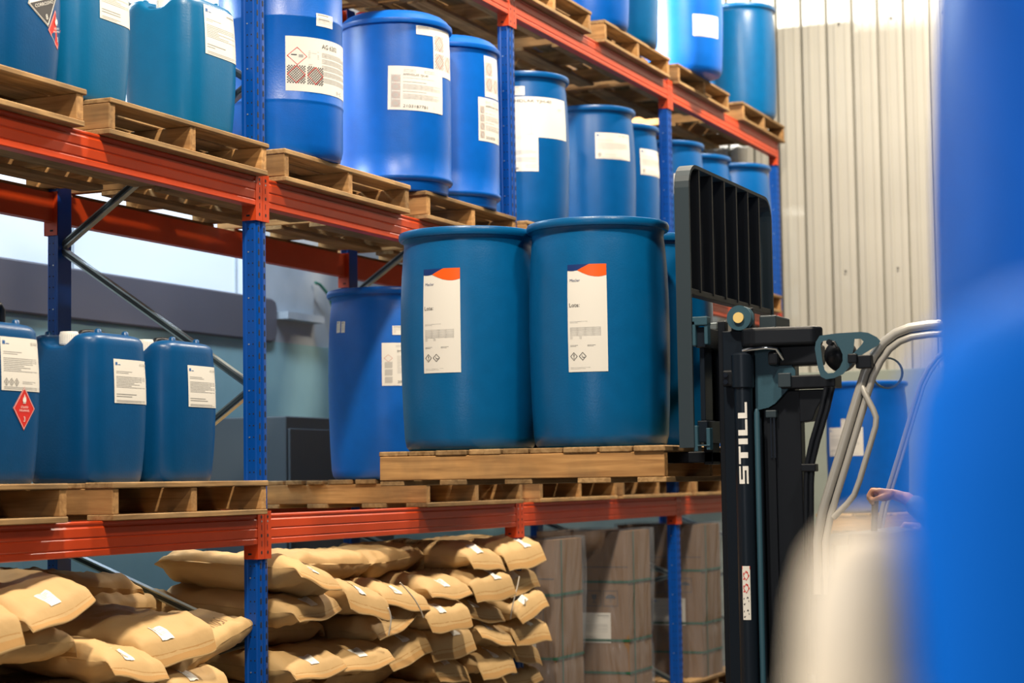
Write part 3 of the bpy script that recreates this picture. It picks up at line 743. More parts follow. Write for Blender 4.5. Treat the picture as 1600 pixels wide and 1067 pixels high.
def sack_proto(seed):
    f = sack_fn(seed); b = MB(); NU, NV = 46, 22
    us = [-1+2*i/NU for i in range(NU+1)]; us = [math.copysign(abs(u)**.72, u) for u in us]
    vs_ = [math.sin(PI/2*(-1+2*j/NV)) for j in range(NV+1)]
    for side in (1, -1):
        vs = [f(u, v, side) for v in vs_ for u in us]
        fs = []
        for j in range(NV):
            for i in range(NU):
                q = (j*(NU+1)+i, j*(NU+1)+i+1, (j+1)*(NU+1)+i+1, (j+1)*(NU+1)+i); fs.append(q if side > 0 else q[::-1])
        b.add(vs, fs)
    # sides
    for v in (-1, 1):
        top = [f(u, v, 1) for u in us]; bot = [f(u, v, -1) for u in us]; n = len(us)
        b.add(top+bot, [((i, i+1, n+i+1, n+i) if v > 0 else (n+i, n+i+1, i+1, i)) for i in range(n-1)])
    for u in (-1, 1):
        top = [f(u, v, 1) for v in vs_]; bot = [f(u, v, -1) for v in vs_]; n = len(vs_)
        b.add(top+bot, [((i, i+1, n+i+1, n+i) if u < 0 else (n+i, n+i+1, i+1, i)) for i in range(n-1)])
    s = b.build('paper_sack', 'sack_paper', None, smooth=1.2)
    if seed % 2:                              # faint batch number printed along one side, upside down to the viewer
        v2, f2, wd = text_polys('15011-4751 S050'); q = MB()
        q.add([f(.42-a/wd*.84, -.62-b_*.30, 1)+Vector((0, -.0015, .0022)) for a, b_ in v2], f2); q.build('print', 'sack_print', s)
    t = MB()
    for side in (1, -1):
        t.grid(lambda i, j: f(.945+.052*i, -1+2*j, side)+Vector((0, 0, side*.0014)), 5, 22)
    t.build('sewn_tape', 'sack_tape', s, smooth=1.)
    r = random.Random(seed+99)
    vc = r.uniform(-.35, .45); uc = .80
    lb = MB().grid(lambda i, j: f(uc-.095+.19*i, vc-.17+.34*j, 1)+Vector((.001, 0, .0016)), 8, 8).build('label', 'paper', s, smooth=1.)
    p = MB()
    for k in range(7):
        jj = .14+k*.11
        p.grid(lambda i, j: f(uc-.095+.19*(.88-jj), vc-.14+(.24 if k % 3 else .15)*i, 1)+Vector((.0015-.0035*j, 0, .0024)), 4, 1)
    p.build('print', 'grey_ink', lb)
    return s
SP = [sack_proto(100+k) for k in range(6)]
SUSED = set()
def sack(k, x, y, z, rz, label, group, rx=0., ry=0., s=1.):
    k %= 6
    if k in SUSED: o = dup(SP[k])
    else: o = SP[k]; SUSED.add(k)
    o.location = (x, y, z); o.rotation_euler = (rx, ry, rz); o.scale = (s, s, s)
    return tag(o, label, 'sack', group)
r = random.Random(21)
lay = .134; z0 = FL+PT+.070
pallet(.02, 1.40, FL, 'wooden pallet on the floor under the left half of the large sack pile', group='floor pallets under sacks', seed=20)
pallet(1.52, 2.72, FL, 'wooden pallet on the floor under the right half of the large sack pile', group='floor pallets under sacks', seed=21)
pallet(-1.36, -.06, FL, 'wooden pallet on the floor under the left sack pile', group='floor pallets under sacks', seed=22)
pallet(-2.74, -1.44, FL, 'wooden pallet on the floor at the left edge under the sacks', group='floor pallets under sacks', seed=23)
GS = 'brown paper sacks in the large pile'
for ly_ in range(8):
    z = z0+ly_*lay; y = .10+(.0 if ly_ % 2 else .03); n = 0; cells = []
    while y < 2.84:
        side = r.random() < (.34 if ly_ < 7 else .2)
        wd = .70 if side else .455
        if y+wd > 3.02: side = False; wd = .455
        if y+wd > 3.06: break
        cells.append((y, wd, side)); y += wd
    sl = (2.98-.10)/(y-.10)
    for i, (yy, wd, side) in enumerate(cells):
        yc = .10+(yy-.10+wd/2)*sl
        lab_ = 'brown paper sack, %s from left, %s layer from top of the large pile' % (ordn(i), ordn(7-ly_))
        tilt = r.uniform(-.20, .20)
        sack(r.randrange(6), -.27+r.uniform(-.05, .03)+(-.10 if side else 0), yc+r.uniform(-.015, .015), z+r.uniform(-.006, .006), (PI/2 if side else 0)+r.uniform(-.10, .10)+(PI if r.random() < .3 and side else 0), lab_, GS, rx=tilt if not side else 0, ry=0. if side else r.uniform(.0, .07), s=1.0)
GS2 = 'brown paper sacks in the left pile'
for ly_ in range(5):
    z = z0+ly_*lay
    for i in range(6):
        yc = -2.5+i*.475+(.1 if ly_ % 2 else 0)
        if yc > -.2 or yc < -2.2: continue
        sack(r.randrange(6), -.27+r.uniform(-.04, .04), yc, z, r.uniform(-.1, .1), 'brown paper sack, %s from left, %s layer from bottom of the left pile' % (ordn(i), ordn(ly_)), GS2, rx=r.uniform(-.12, .12))
for x, y, z, rz, k, rx, ry, lb in [
    (-.25, -1.60, 1.262, .12, 0, .18, .10, 'brown paper sack with folded open end, topmost at the left edge under the beam'),
    (-.26, -1.98, 1.205, -.1, 3, .05, .10, 'brown paper sack cut by the left edge, one below the topmost'),
    (-.20, -1.72, 1.10, PI/2, 1, 0, 0, 'brown paper sack lying sideways with printed side, under the folded one at left edge'),
    (-.24, -1.12, 1.01, .10, 2, -.14, .08, 'brown paper sack with white label, tilted, in the middle of the left pile'),
    (-.30, -.68, 1.06, -.12, 4, .10, .10, 'brown paper sack with white label, resting highest at the right of the left pile front'),
    (-.24, -.36, .985, PI/2+.05, 5, .0, -.22, 'brown paper sack lying sideways, sloping down to the foremost blue post'),
    (-.78, -.42, 1.215, PI/2, 0, 0, .05, 'brown paper sack lying sideways at the back, highest behind the left pile'),
    (-.74, -.12, 1.12, PI/2, 2, 0, 0, 'brown paper sack in the back row right beside the foremost post'),
    (-.80, -1.15, 1.20, PI/2, 1, 0, 0, 'brown paper sack in the back row, middle, in shadow behind the brace'),
    (-.80, -1.10, 1.075, PI/2, 3, 0, 0, 'brown paper sack in the back row, lower one behind the brace'),
    (-.78, -.30, 1.0, PI/2, 4, 0, 0, 'brown paper sack low in the back row near the post'),
]:
    sack(k, x, y, z, rz, lb, GS2, rx=rx, ry=ry)
for i, (y, z) in enumerate([(-1.4, .95), (-.6, .88), (-1.9, 1.05)]):
    sack(i, -.82, y, z, PI/2, 'brown paper sack in the back row, %s of the lowest visible three' % ['middle', 'right', 'left'][i], GS2)
for i, (ya, za_, yb, zb_) in enumerate([(1.10, 1.17, 1.32, .99), (.93, 1.06, .99, .93), (2.50, 1.13, 2.47, .90), (2.62, 1.0, 2.74, .84)]):
    pts = [(.10+.015*math.sin(t*2.2+i), ya+(yb-ya)*t+.02*math.sin(t*3+i), za_+(zb_-za_)*t) for t in [k/8 for k in range(9)]]
    tag(MB().tube(pts, .0035, 6).build('loose_cord', 'cord_white', smooth=1), ['white loose string over the large sack pile, longer of the left pair', 'white loose string over the large sack pile, shorter of the left pair', 'white loose string hanging over the sack pile near its right end, upper one', 'white loose string over the sack pile at its right end, lower one'][i], 'string', 'strings on the sacks')

# ------------------------------------------------------------------ wrapped cartons
def art_arrow(w, h):
    a = Art(w, h)
    for k in range(3):
        x = w*(.02+.34*k); t = .004
        a.rect(x, 0, w*.3, t, INK); a.rect(x, h-t, w*.3, t, INK); a.rect(x, 0, t, h, INK); a.rect(x+w*.3-t, 0, t, h, INK)
    a.rect(w*.12, h*.25, w*.03, h*.45, INK); a.poly([(w*.08, h*.6), (w*.19, h*.6), (w*.135, h*.8)], INK)
    a.poly([(w*.45, h*.75), (w*.47, h*.45), (w*.55, h*.45), (w*.57, h*.75)], INK); a.rect(w*.5, h*.2, w*.02, h*.3, INK); a.rect(w*.46, h*.2, w*.1, h*.04, INK)
    a.poly([(w*.74, h*.5)]+[(w*.85+w*.11*math.cos(PI-PI*i/8), h*.5+h*.25*math.sin(PI*i/8)) for i in range(9)], INK); a.rect(w*.845, h*.25, w*.012, h*.25, INK)
    return a
def carton(y, wy, zt, label, seed):
    x1 = .03; z0_ = FL+PT; t = thing('wrapped_carton', (x1, y, z0_), label, 'carton', 'film wrapped cartons under the rack')
    H = zt-z0_; dx = .62
    b = MB(); b.box((-dx, 0, 0), (0, wy, H)); b.box((-dx+.1, -.001, H*.785), (-.0, 0, H*.79), 1)
    b.build('box', ['cardboard', 'ink'], t, bevel=.006)
    fy = lambda x0, zz0: (lambda u, v, off: Vector((x0+u, -.001-off, zz0+v)))
    sticker(t, art_sheet(.24, .19, seed=seed), fy(-.36, H*.34))
    m = MB(); ar = art_arrow(.33, .1)
    for vs, fs, mm, la in ar.p: m.add([fy(-.40, H*.555)(u, v, .0005) for u, v in vs], fs, mm)
    m.build('handling_marks', INKS, t)
    for hz in (.70, .355, .165):
        s = MB(); hh = .008; z = H*hz; e = .004
        tilt = .0
        for z_a, pa, pb in ((z, (-dx-e, -e), (e, -e)), (z, (e, -e), (e, wy+e))):
            s.add([(pa[0], pa[1], z_a-hh), (pb[0], pb[1], z_a-hh+tilt), (pb[0], pb[1], z_a+hh+tilt), (pa[0], pa[1], z_a+hh)], [(0, 1, 2, 3)])
        s.build('strap', 'strap_green', t)
    s = MB(); s.box((e, wy*.22, 0), (e+.002, wy*.22+.012, H)); s.build('strap', 'strap_green', t)
    # loose clear film cover
    N = 64
    def fn(i, j):
        a = 2*PI*i; c, s2 = math.cos(a), math.sin(a); q = (abs(c)**16+abs(s2)**16)**(-1/16)
        cx, cy = -dx/2, wy/2; k = 1.085+.03*math.sin(a*5+seed+j*3)+.018*math.sin(a*13+seed*2-j*6)
        pinch = .035*math.exp(-((j-.34)/.035)**2); k -= pinch
        zz = (H+.012)*j
        return Vector((cx+(dx/2)*q*c*k+.0, cy+(wy/2)*q*s2*k, zz))
    f = MB(); f.grid(fn, N, 30); f.add([fn(i/N, 1)+Vector((0, 0, .002)) for i in range(N)], [tuple(range(N))])
    f.build('film_cover', 'clear_film', t, smooth=1.2)
    return t
carton(3.23, .44, 1.30, 'film-wrapped brown carton with green straps, right beside the sack pile', 1)
carton(4.47, .43, 1.315, 'film-wrapped brown carton with white sheet, in the middle of the three', 2)
carton(5.98, .46, 1.315, 'film-wrapped brown carton behind the third blue post, nearest the forklift mast', 3)
pallet(2.95, 4.05, FL, 'wooden pallet on the floor under the carton beside the sacks', group='floor pallets under cartons', seed=31)
pallet(4.20, 5.30, FL, 'wooden pallet on the floor under the middle wrapped carton', group='floor pallets under cartons', seed=32)
pallet(5.72, 6.82, FL, 'wooden pallet on the floor under the carton nearest the forklift', group='floor pallets under cartons', seed=33)

# ------------------------------------------------------------------ forklift
O = Vector((2.9, .53, FL))
fk = thing('forklift', O, 'dark reach forklift in the aisle holding up a pallet of teal drums', 'forklift')
def P_(name, b, mats, parent=None, **kw): return b.build(name, mats, parent or fk, **kw)
N_ = lambda: MB(O)
# load backrest
XB, XB2 = 1.90, 1.96; YN, YF = -.06, 1.13; ZT = 2.885; RC = .10
arc = [(YN, 1.765), (YN, ZT-RC)]+[(YN+RC-RC*math.cos(t), ZT-RC+RC*math.sin(t)) for t in [PI/2*k/6 for k in range(1, 7)]]
arc += [(YF-RC+RC*math.sin(t), ZT-RC+RC*math.cos(t)) for t in [PI/2*k/6 for k in range(0, 7)]]+[(YF, 2.36)]
b = N_(); th = .014
for (ya, z_a), (yb, z_b) in zip(arc, arc[1:]):
    d = Vector((0, yb-ya, z_b-z_a)).normalized(); n = Vector((0, d.z, -d.y))*th
    q = [Vector((XB, ya, z_a)), Vector((XB, yb, z_b)), Vector((XB, yb, z_b))+n, Vector((XB, ya, z_a))+n]
    b.add(q+[p+Vector((XB2-XB, 0, 0)) for p in q], [(3, 2, 1, 0), (4, 5, 6, 7), (0, 1, 5, 4), (2, 3, 7, 6), (1, 2, 6, 5), (3, 0, 4, 7)])
br = P_('load_backrest', b, 'slate_steel')
P_('rail', N_().box((XB+.01, YN+.01, 2.365), (XB2-.005, YF-.005, 2.39)), 'black_steel', br, bevel=.003)
ys = [YN+.145+.170*k for k in range(6)]
for y in ys: P_('slat', N_().box((XB+.004, y-.008, 2.38), (XB2-.002, y+.008, ZT-.008)), 'black_steel', br)
# carriage
b = N_(); b.box((1.965, -.03, 2.155), (2.005, 1.10, 2.235)); b.box((1.965, -.03, 1.785), (2.005, 1.10, 1.87)); b.box((1.97, .0, 1.87), (1.99, .10, 2.16)); b.box((1.97, .97, 1.87), (1.99, 1.07, 2.16))
b.box((1.965, .2, 1.87), (1.985, .87, 2.16))
cg = P_('carriage', b, 'mast_steel', bevel=.004)
for zz, s_ in ((2.21, 1), (1.80, -1)):
    P_('fork_hook', N_().box((1.955, -.05, zz-.05), (1.972, .0, zz+.05)).box((1.955, -.05, zz+.03*s_), (2.02, .0, zz+.045*s_+.02)).box((2.005, -.045, zz-.045), (2.02, -.005, zz+.04)), 'grey_steel', cg, bevel=.004)
P_('latch', N_().box((1.975, .12, 2.235), (2.005, .20, 2.262)), 'galvanised', cg, bevel=.003)
for yy in (.22, .76):
    b = N_(); b.box((1.925, yy-.05, 1.70), (1.962, yy+.05, 2.22)); b.box((.78, yy-.05, 1.708), (1.962, yy+.05, 1.7515))
    P_('fork', b, 'black_steel', bevel=.004)
# mast
for yn, s_, xo in ((.05, 1, 0), (.84, -1, -.055)):
    b = N_(); sec = [(2.05, 0), (2.20, 0), (2.20, .075), (2.175, .075), (2.175, .018), (2.075, .018), (2.075, .075), (2.05, .075)]
    b.prism(sec, lambda u, v, t: Vector((u+xo, yn+s_*v, FL+.05+(2.22-FL-.05)*t)))
    P_('outer_mast', b, 'mast_steel', bevel=.003)
    b = N_(); b.box((2.028+xo, yn+s_*.02-.012, .2), (2.06+xo, yn+s_*.02+.03, 2.262)); ya, yb = sorted((yn+s_*.02, yn+s_*.055)); b.box((2.08+xo, ya, .2), (2.17+xo, yb, 2.24))
    P_('inner_mast', b, 'black_steel', bevel=.004)
for zz in (.35, 1.3, 2.12): P_('cross_member', N_().box((2.10, .10, zz-.05), (2.14, .80, zz+.05)), 'black_steel', bevel=.004)
CX, CY, CR = 2.146, -.005, .036
cyl = P_('lift_cylinder', N_().lathe([(CR, .15), (CR, 1.99), (CR+.007, 1.995), (CR+.008, 2.12), (CR-.004, 2.128)], 32, c=(CX, CY, 0)), 'mast_steel', smooth=.5)
ca = math.degrees(math.atan2(CAM.y-CY, CAM.x-CX))
def cyl_fn(w, h, zc, da=0.):
    def fn(u, v, off):
        t = math.radians(ca+da)+(u-w/2)/CR; return Vector((CX+(CR+off)*math.cos(t), CY+(CR+off)*math.sin(t), zc-h/2+v))-O
    return fn
b = MB(); LW, LH = .036, .062                     # upright lettering that reads from bottom to top
def letter(rects, k, ln):
    zb0 = 1.622+k
    for (x0, y0, x1, y1) in rects:                # x along reading direction 0..1, y up 0..1
        fn = cyl_fn(LW, 1, zb0+.5, -8); n = 5
        for i in range(n):
            ya, yb = y0+(y1-y0)*i/n, y0+(y1-y0)*(i+1)/n
            ua, ub = LW*(1-ya), LW*(1-yb)
            b.add([fn(ua, x0*ln, .0012), fn(ub, x0*ln, .0012), fn(ub, x1*ln, .0012), fn(ua, x1*ln, .0012)], [(3, 2, 1, 0)])
T_ = .27
letter([(0, .0, 1, .2), (0, .8, 1, 1), (0, .4, 1, .6), (0, .4, .24, 1), (.76, 0, 1, .6)], 0, .068)
letter([(0, .78, 1, 1), (.34, 0, .66, 1)], .076, .068)
letter([(0, 0, 1, 1)], .152, .022)
letter([(0, 0, .34, 1), (0, 0, 1, .24)], .186, .062)
letter([(0, 0, .34, 1), (0, 0, 1, .24)], .252, .062)
P_('lettering', b, 'white_ink', cyl)['label'] = 'white block letters reading up the cylinder'
w_, h_ = .030, .205; a = Art(w_, h_)
a.rect(0, h_*.94, w_, h_*.06, RED)
for k in range(1, 4): a.rect(0, h_*.94*k/4, w_, .0012, GREY)
for k, col in ((0, INK), (1, INK), (2, RED), (3, RED)):
    y0 = h_*.94*k/4; hh = h_*.94/4
    a.poly([(w_*.1, y0+hh*.2), (w_*.25, y0+hh*.15), (w_*.75, y0+hh*.75), (w_*.6, y0+hh*.85)], col); a.poly([(w_*.1, y0+hh*.6), (w_*.8, y0+hh*.4), (w_*.8, y0+hh*.52), (w_*.15, y0+hh*.75)], col)
    if k > 1: a.ring(w_*.5, y0+hh*.5, w_*.4, hh*.4, .2, RED)
sticker(cyl, a, cyl_fn(w_, h_, 1.205, -8), name='warning_sticker')
P_('side_rod', N_().lathe([(.011, .3), (.011, 1.895), (.006, 1.91)], 14, c=(2.200, -.01, 0)), 'grey_steel', smooth=.6)
for zz in (2.045, 2.018): P_('clamp_bolt', N_().tube([(2.078, -.012, zz), (2.078, .03, zz)], .0095, 12), 'chrome', smooth=.6)
P_('cylinder_clamp', N_().box((2.06, .0, 2.0), (2.14, .045, 2.065)), 'black_steel', bevel=.008)
P_('pipe', N_().tube([(2.155, -.02, 2.135), (2.18, -.03, 2.14), (2.25, -.03, 2.145), (2.285, -.02, 2.14), (2.30, .02, 2.10)], .009, 10), 'chrome', smooth=1)
# chain sheave
b = N_(); b.tube([(2.128, .02, 2.268), (2.128, .035, 2.268)], .049, 32); b.tube([(2.128, .035, 2.268), (2.128, .055, 2.268)], .040, 32); b.tube([(2.128, .055, 2.268), (2.128, .07, 2.268)], .049, 32)
sh = P_('chain_sheave', b, 'grey_steel', smooth=.5)
P_('hub', N_().tube([(2.128, .010, 2.268), (2.128, .03, 2.268)], .021, 20), 'yellow_hub', sh, smooth=.5)['label'] = 'pale yellow hub'
P_('sheave_bracket', N_().box((2.10, .072, 2.16), (2.17, .10, 2.31)), 'black_steel', bevel=.004)
# dark head block with cover
pl = [(2.125, .30), (2.130, .04), (2.150, -.02), (2.20, -.05), (2.26, -.045), (2.43, -.005), (2.455, .04), (2.33, .50), (2.22, .90), (2.12, .96), (1.99, .90)]
P_('head_cover', N_().prism(pl, lambda u, v, t: Vector((u, v, 2.150+.072*t))), 'black_plastic', bevel=.012, seg=3)
P_('head_box', N_().box((2.10, .40, 2.20), (2.17, .62, 2.305)), 'slate_steel', bevel=.006)
P_('pump_block', N_().box((2.27, .02, 2.075), (2.44, .14, 2.155)).box((2.25, -.02, 2.075), (2.29, .04, 2.13)), 'black_plastic', bevel=.01)
pl = [(2.185, 2.15), (2.29, 2.15), (2.345, 2.055), (2.345, 2.015), (2.262, 1.93), (2.235, 1.915), (2.185, 1.905)]
P_('side_plate', N_().prism(pl, lambda u, v, t: Vector((u, .03+.012*t, v))), 'grey_steel')
P_('console_beam', N_().box((2.29, .01, 1.985), (2.505, .12, 2.035)), 'black_steel', bevel=.005)
P_('grille', N_().box((2.285, -.004, 1.99), (2.335, .012, 2.045)), 'slate_steel', bevel=.003)
b = N_(); b.box((2.205, .06, FL+.1), (2.355, .12, 1.98)); b.box((2.19, .40, FL+.1), (2.25, .46, 1.95)); b.prism([(2.355, 1.98), (2.47, 1.98), (2.42, 1.90), (2.405, 1.86), (2.355, 1.855)], lambda u, v, t: Vector((u, .04+.08*t, v)))
P_('mast_frame', b, 'black_steel', bevel=.004)
P_('chain', N_().box((2.225, .045, .5), (2.255, .06, 1.90), 1).box((2.238, .04, 1.72), (2.243, .046, 1.875)).box((2.252, .035, 1.72), (2.258, .046, 1.875)), ['chrome', 'black_steel'])
P_('chain_anchor', N_().box((2.222, .03, 1.875), (2.265, .07, 1.905)), 'slate_steel', bevel=.004)
for k in (0, 1):
    dx = .022*k
    P_('hose', N_().tube([(2.475+dx, .0, 1.985), (2.455+dx, -.01, 1.90), (2.415+dx, -.01, 1.78), (2.395+dx*.9, -.01, 1.70), (2.388+dx*.9, -.01, 1.62), (2.382+dx*.9, -.01, 1.4), (2.38+dx*.9, .0, .9)], .011, 10), 'black_plastic', smooth=1)
P_('hose_clip', N_().box((2.372, -.025, 1.665), (2.43, .02, 1.695)), 'black_plastic', bevel=.004)
# overhead guard
def guard(yy, k_=1.):
    base = [(2.43, 1.20), (2.432, 1.40), (2.458, 1.511), (2.53, 1.72), (2.605, 1.944), (2.635, 2.03), (2.668, 2.09), (2.705, 2.137), (2.75, 2.168), (2.80, 2.185), (2.867, 2.192), (3.2, 2.20), (3.75, 2.20)]
    pts = [Vector((x, yy, z)) for x, z in base]; b = N_()
    def offs(k):
        out = []
        for i, p in enumerate(pts):
            d = (pts[min(i+1, len(pts)-1)]-pts[max(i-1, 0)]).normalized(); n = Vector((-d.z, 0, d.x)); out.append(p+n*k)
        return out
    b.tube(offs(.012*k_), .0185*k_, 12); b.tube(offs(-.022*k_), .0135*k_, 12); b.tube([p+Vector((0, .010, 0)) for p in offs(-.006*k_)], .012*k_, 8, m=1)
    b.tube([(3.75, yy, 2.2), (3.78, yy, 1.6), (3.8, yy, 1.1)], .022, 10)
    return P_('guard_pillar', b, ['silver_paint', 'black_steel'], smooth=.8)
g1 = guard(.0); guard(1.0, .5)
for xx in (2.95, 3.2, 3.45, 3.7): P_('roof_bar', N_().tube([(xx, .0, 2.205), (xx, 1.0, 2.205)], .018, 8), 'silver_paint', smooth=1)
P_('grab_rail', N_().tube([(2.612, -.005, 1.985), (2.625, -.015, 1.955), (2.655, -.02, 1.895), (2.666, -.02, 1.865), (2.663, -.02, 1.83), (2.597, -.02, 1.63), (2.575, -.02, 1.575), (2.545, -.02, 1.54), (2.49, -.01, 1.49)], .0115, 10), 'silver_paint', smooth=1)
# lamp bracket with cut-outs
def plate2d(outline, holes, depth):
    c = bpy.data.curves.new('plate', 'CURVE'); c.dimensions = '2D'; c.fill_mode = 'BOTH'; c.extrude = depth/2
    for pts in [outline]+holes:
        s = c.splines.new('POLY'); s.points.add(len(pts)-1); s.use_cyclic_u = True
        for i, p in enumerate(pts): s.points[i].co = (p[0], p[1], 0, 1)
    o = bpy.data.objects.new('plate', c); COL.objects.link(o); me = bpy.data.meshes.new_from_object(o); bpy.data.objects.remove(o); bpy.data.curves.remove(c)
    return me
out = [(0, .66), (.02, .80), (.08, .93), (.35, .97), (.7, .985), (.82, .96), (.95, .86), (1., .78), (.97, .70), (.62, .42), (.56, .30), (.42, .10), (.28, .02), (.16, .0), (.08, .06), (.04, .25)]
h1 = [(.09, .70), (.10, .78), (.14, .82), (.22, .82), (.30, .77), (.38, .66), (.42, .52), (.42, .38), (.37, .24), (.28, .13), (.19, .12), (.14, .2), (.11, .4)]
h2 = [(.59, .62), (.61, .84), (.70, .84), (.745, .78), (.72, .72), (.60, .55), (.57, .53)]
WB, HB = .245, .178
me = plate2d([(x*WB, y*HB) for x, y in out], [[(x*WB, y*HB) for x, y in h] for h in (h1, h2)], .006)
me.materials.append(MATS['grey_steel'])
lb = bpy.data.objects.new('lamp_bracket', me); link(lb, fk); lb.location = Vector((2.452, -.075, 2.012))-O; lb.rotation_euler = (PI/2, 0, .18)
b = N_()
b.lathe([(.002, -.05), (.030, -.042), (.05, -.015), (.055, .02), (.05, .03)], 24); 
for i, v in enumerate(b.v): b.v[i] = Matrix.Rotation(-PI/2, 4, 'X')@(v+O)*1.15+Vector((2.525, .02, 2.105))-O
P_('work_lamp', b, 'black_plastic', smooth=.8)
P_('bracket_knob', N_().tube([(2.512, -.095, 2.150), (2.512, -.05, 2.150)], .011, 12).tube([(2.515, -.08, 2.152), (2.53, -.085, 2.15), (2.54, -.085, 2.13)], .005, 8), 'black_plastic', smooth=.8)
P_('bracket_arm', N_().box((2.575, -.07, 2.07), (2.61, .0, 2.105)).box((2.60, -.05, 2.05), (2.66, .0, 2.10)), 'black_steel', bevel=.004)
b = N_(); b.lathe([(.06, -.006), (.068, -.006), (.068, .006), (.06, .006), (.06, -.006)], 24, caps=False)
for i, v in enumerate(b.v): b.v[i] = Matrix.Rotation(-PI/2, 4, 'X')@(v+O)+Vector((2.50, .95, 2.08))-O
P_('far_lamp_ring', b, 'slate_steel', smooth=.6)
# chassis, seat, wheels (mostly behind the blurred foreground)
b = N_(); b.box((2.55, .06, FL+.16), (3.95, 1.0, FL+.62)); b.box((3.35, .06, FL+.62), (3.95, 1.0, FL+1.15)); b.box((2.40, -.01, FL+.16), (2.56, 1.0, FL+1.18))
P_('chassis', b, 'black_steel', bevel=.02)
P_('support_leg', N_().box((1.35, .06, FL+.06), (2.6, .17, FL+.24)), 'black_steel', bevel=.01); P_('support_leg', N_().box((1.35, .89, FL+.06), (2.6, 1.0, FL+.24)), 'black_steel', bevel=.01)
for x, y in ((1.5, .115), (1.5, .945), (3.55, .16), (3.55, .90)):
    rr_ = .12 if x < 2 else .17
    P_('wheel', N_().tube([(x, y-.045, FL+rr_), (x, y+.045, FL+rr_)], rr_, 28), 'black_plastic', smooth=.6)
P_('seat', N_().box((2.98, .30, FL+.62), (3.40, .78, FL+.80)), 'black_plastic', bevel=.04, seg=4)
P_('seat_back', N_().box((3.34, .30, FL+.80), (3.46, .78, FL+1.42)), 'black_plastic', bevel=.04, seg=4)
HX, HY, HZ = 2.592, .26, 1.568
P_('control_console', N_().box((2.50, .15, FL+1.15), (2.66, .95, FL+1.33)), 'black_plastic', bevel=.02)
P_('control_lever', N_().tube([(2.58, HY, FL+1.30), (2.59, HY, 1.55), (2.592, HY, 1.60)], [.012, .014, .020], 12), 'black_plastic', smooth=1)

# ------------------------------------------------------------------ operator
PB = Vector((3.16, .53, FL+.80))
pe = thing('person', PB, 'person in grey work clothes seated at the forklift controls, one hand on a lever', 'person')
def V(x, y, z): return Vector((x, y, z))
class Flesh(MB):                            # overlapping tapered limbs and ellipsoids, fused to one skin by a voxel remesh
    def ball(s, c, rx, ry=None, rz=None, n=20):
        ry = ry or rx; rz = rz or rx; c = Vector(c); k = len(s.v)
        prof = [(max(.0005, math.sin(PI*q/10)), -math.cos(PI*q/10)) for q in range(11)]
        t = MB().lathe(prof, n); return s.add([c+Vector((p.x*rx, p.y*ry, p.z*rz)) for p in t.v], t.f)
    def limb(s, *pr):                       # (point, radius) pairs
        for (a, ra), (b_, rb) in zip(pr, pr[1:]): s.tube([a, b_], [ra, rb], 18)
        for a, ra in pr: s.ball(a, ra)
        return s
    def fuse(s, name, mat, parent, vox, it):
        o = s.build(name, mat, parent, smooth=3.2)
        r = o.modifiers.new('remesh', 'REMESH'); r.mode = 'VOXEL'; r.voxel_size = vox; r.use_smooth_shade = True
        m = o.modifiers.new('smooth', 'SMOOTH'); m.iterations = it; m.factor = .5
        return o
hb = V(HX+.055, HY-.012, HZ+.006)
b = Flesh(PB)
b.limb((V(3.18, .53, 1.04), .14), (V(3.19, .53, 1.25), .13), (V(3.20, .53, 1.42), .125)); b.ball(V(3.19, .53, 1.42), .11, .17, .10)
b.limb((V(3.19, .53, 1.50), .062), (V(3.165, .53, 1.62), .056))
b.ball(V(3.135, .53, 1.755), .098, .076, .112); b.limb((V(3.125, .53, 1.69), .060), (V(3.085, .53, 1.668), .036))   # skull, jaw, chin
b.limb((V(3.045, .53, 1.765), .009), (V(3.026, .53, 1.728), .013)); b.ball(V(3.050, .53, 1.69), .012, .024, .007); b.ball(V(3.054, .53, 1.788), .012, .045, .008)
for s_ in (-1, 1): b.ball(V(3.145, .53+s_*.078, 1.742), .019, .008, .030)
SL, EL, WL = V(3.19, .36, 1.455), V(3.00, .245, 1.33), V(2.715, .25, 1.555)
SR, ER, WR = V(3.19, .70, 1.455), V(2.98, .80, 1.27), V(2.72, .75, 1.40)
for sh, el, wr in ((SL, EL, WL), (SR, ER, WR)): b.limb((sh, .058), (sh.lerp(el, .5), .050), (el, .042), (el.lerp(wr, .35), .041), (wr, .026))
def hand(hc, wr):
    b.limb((wr, .025), (hc+Vector((.01, 0, 0)), .020))
    for k in range(4): b.limb((hc+Vector((.012, (k-1.5)*.013, .004-.004*k)), .015), (hc+Vector((-.032, (k-1.5)*.0175, .012-.010*k)), .0125))
    for k in range(4):
        y = (k-1.5)*.0185; z = .012-.010*k; ln = (.92, 1.0, .95, .8)[k]; q = hc+Vector((-.032, y, z))
        b.limb((q, .0105), (q+Vector((-.030*ln, 0, .004)), .0096), (q+Vector((-.046*ln, .0, -.018)), .0090), (q+Vector((-.030*ln, .002, -.036)), .0082))
    b.limb((hc+Vector((.006, -.028, -.004)), .0135), (hc+Vector((-.026, -.042, -.014)), .0110), (hc+Vector((-.052, -.032, -.020)), .0092))
hand(hb, WL); hand(V(2.665, .74, 1.43), WR)
for s_ in (-1, 1):
    b.limb((V(3.14, .53+s_*.10, 1.0), .088), (V(2.93, .53+s_*.13, 1.01), .075), (V(2.75, .53+s_*.14, 1.0), .060), (V(2.77, .53+s_*.14, .88), .056), (V(2.80, .53+s_*.14, FL+.72), .042), (V(2.72, .53+s_*.14, FL+.67), .040))
bd = b.fuse('body', 'skin', pe, .0045, 4)
j = Flesh(PB)
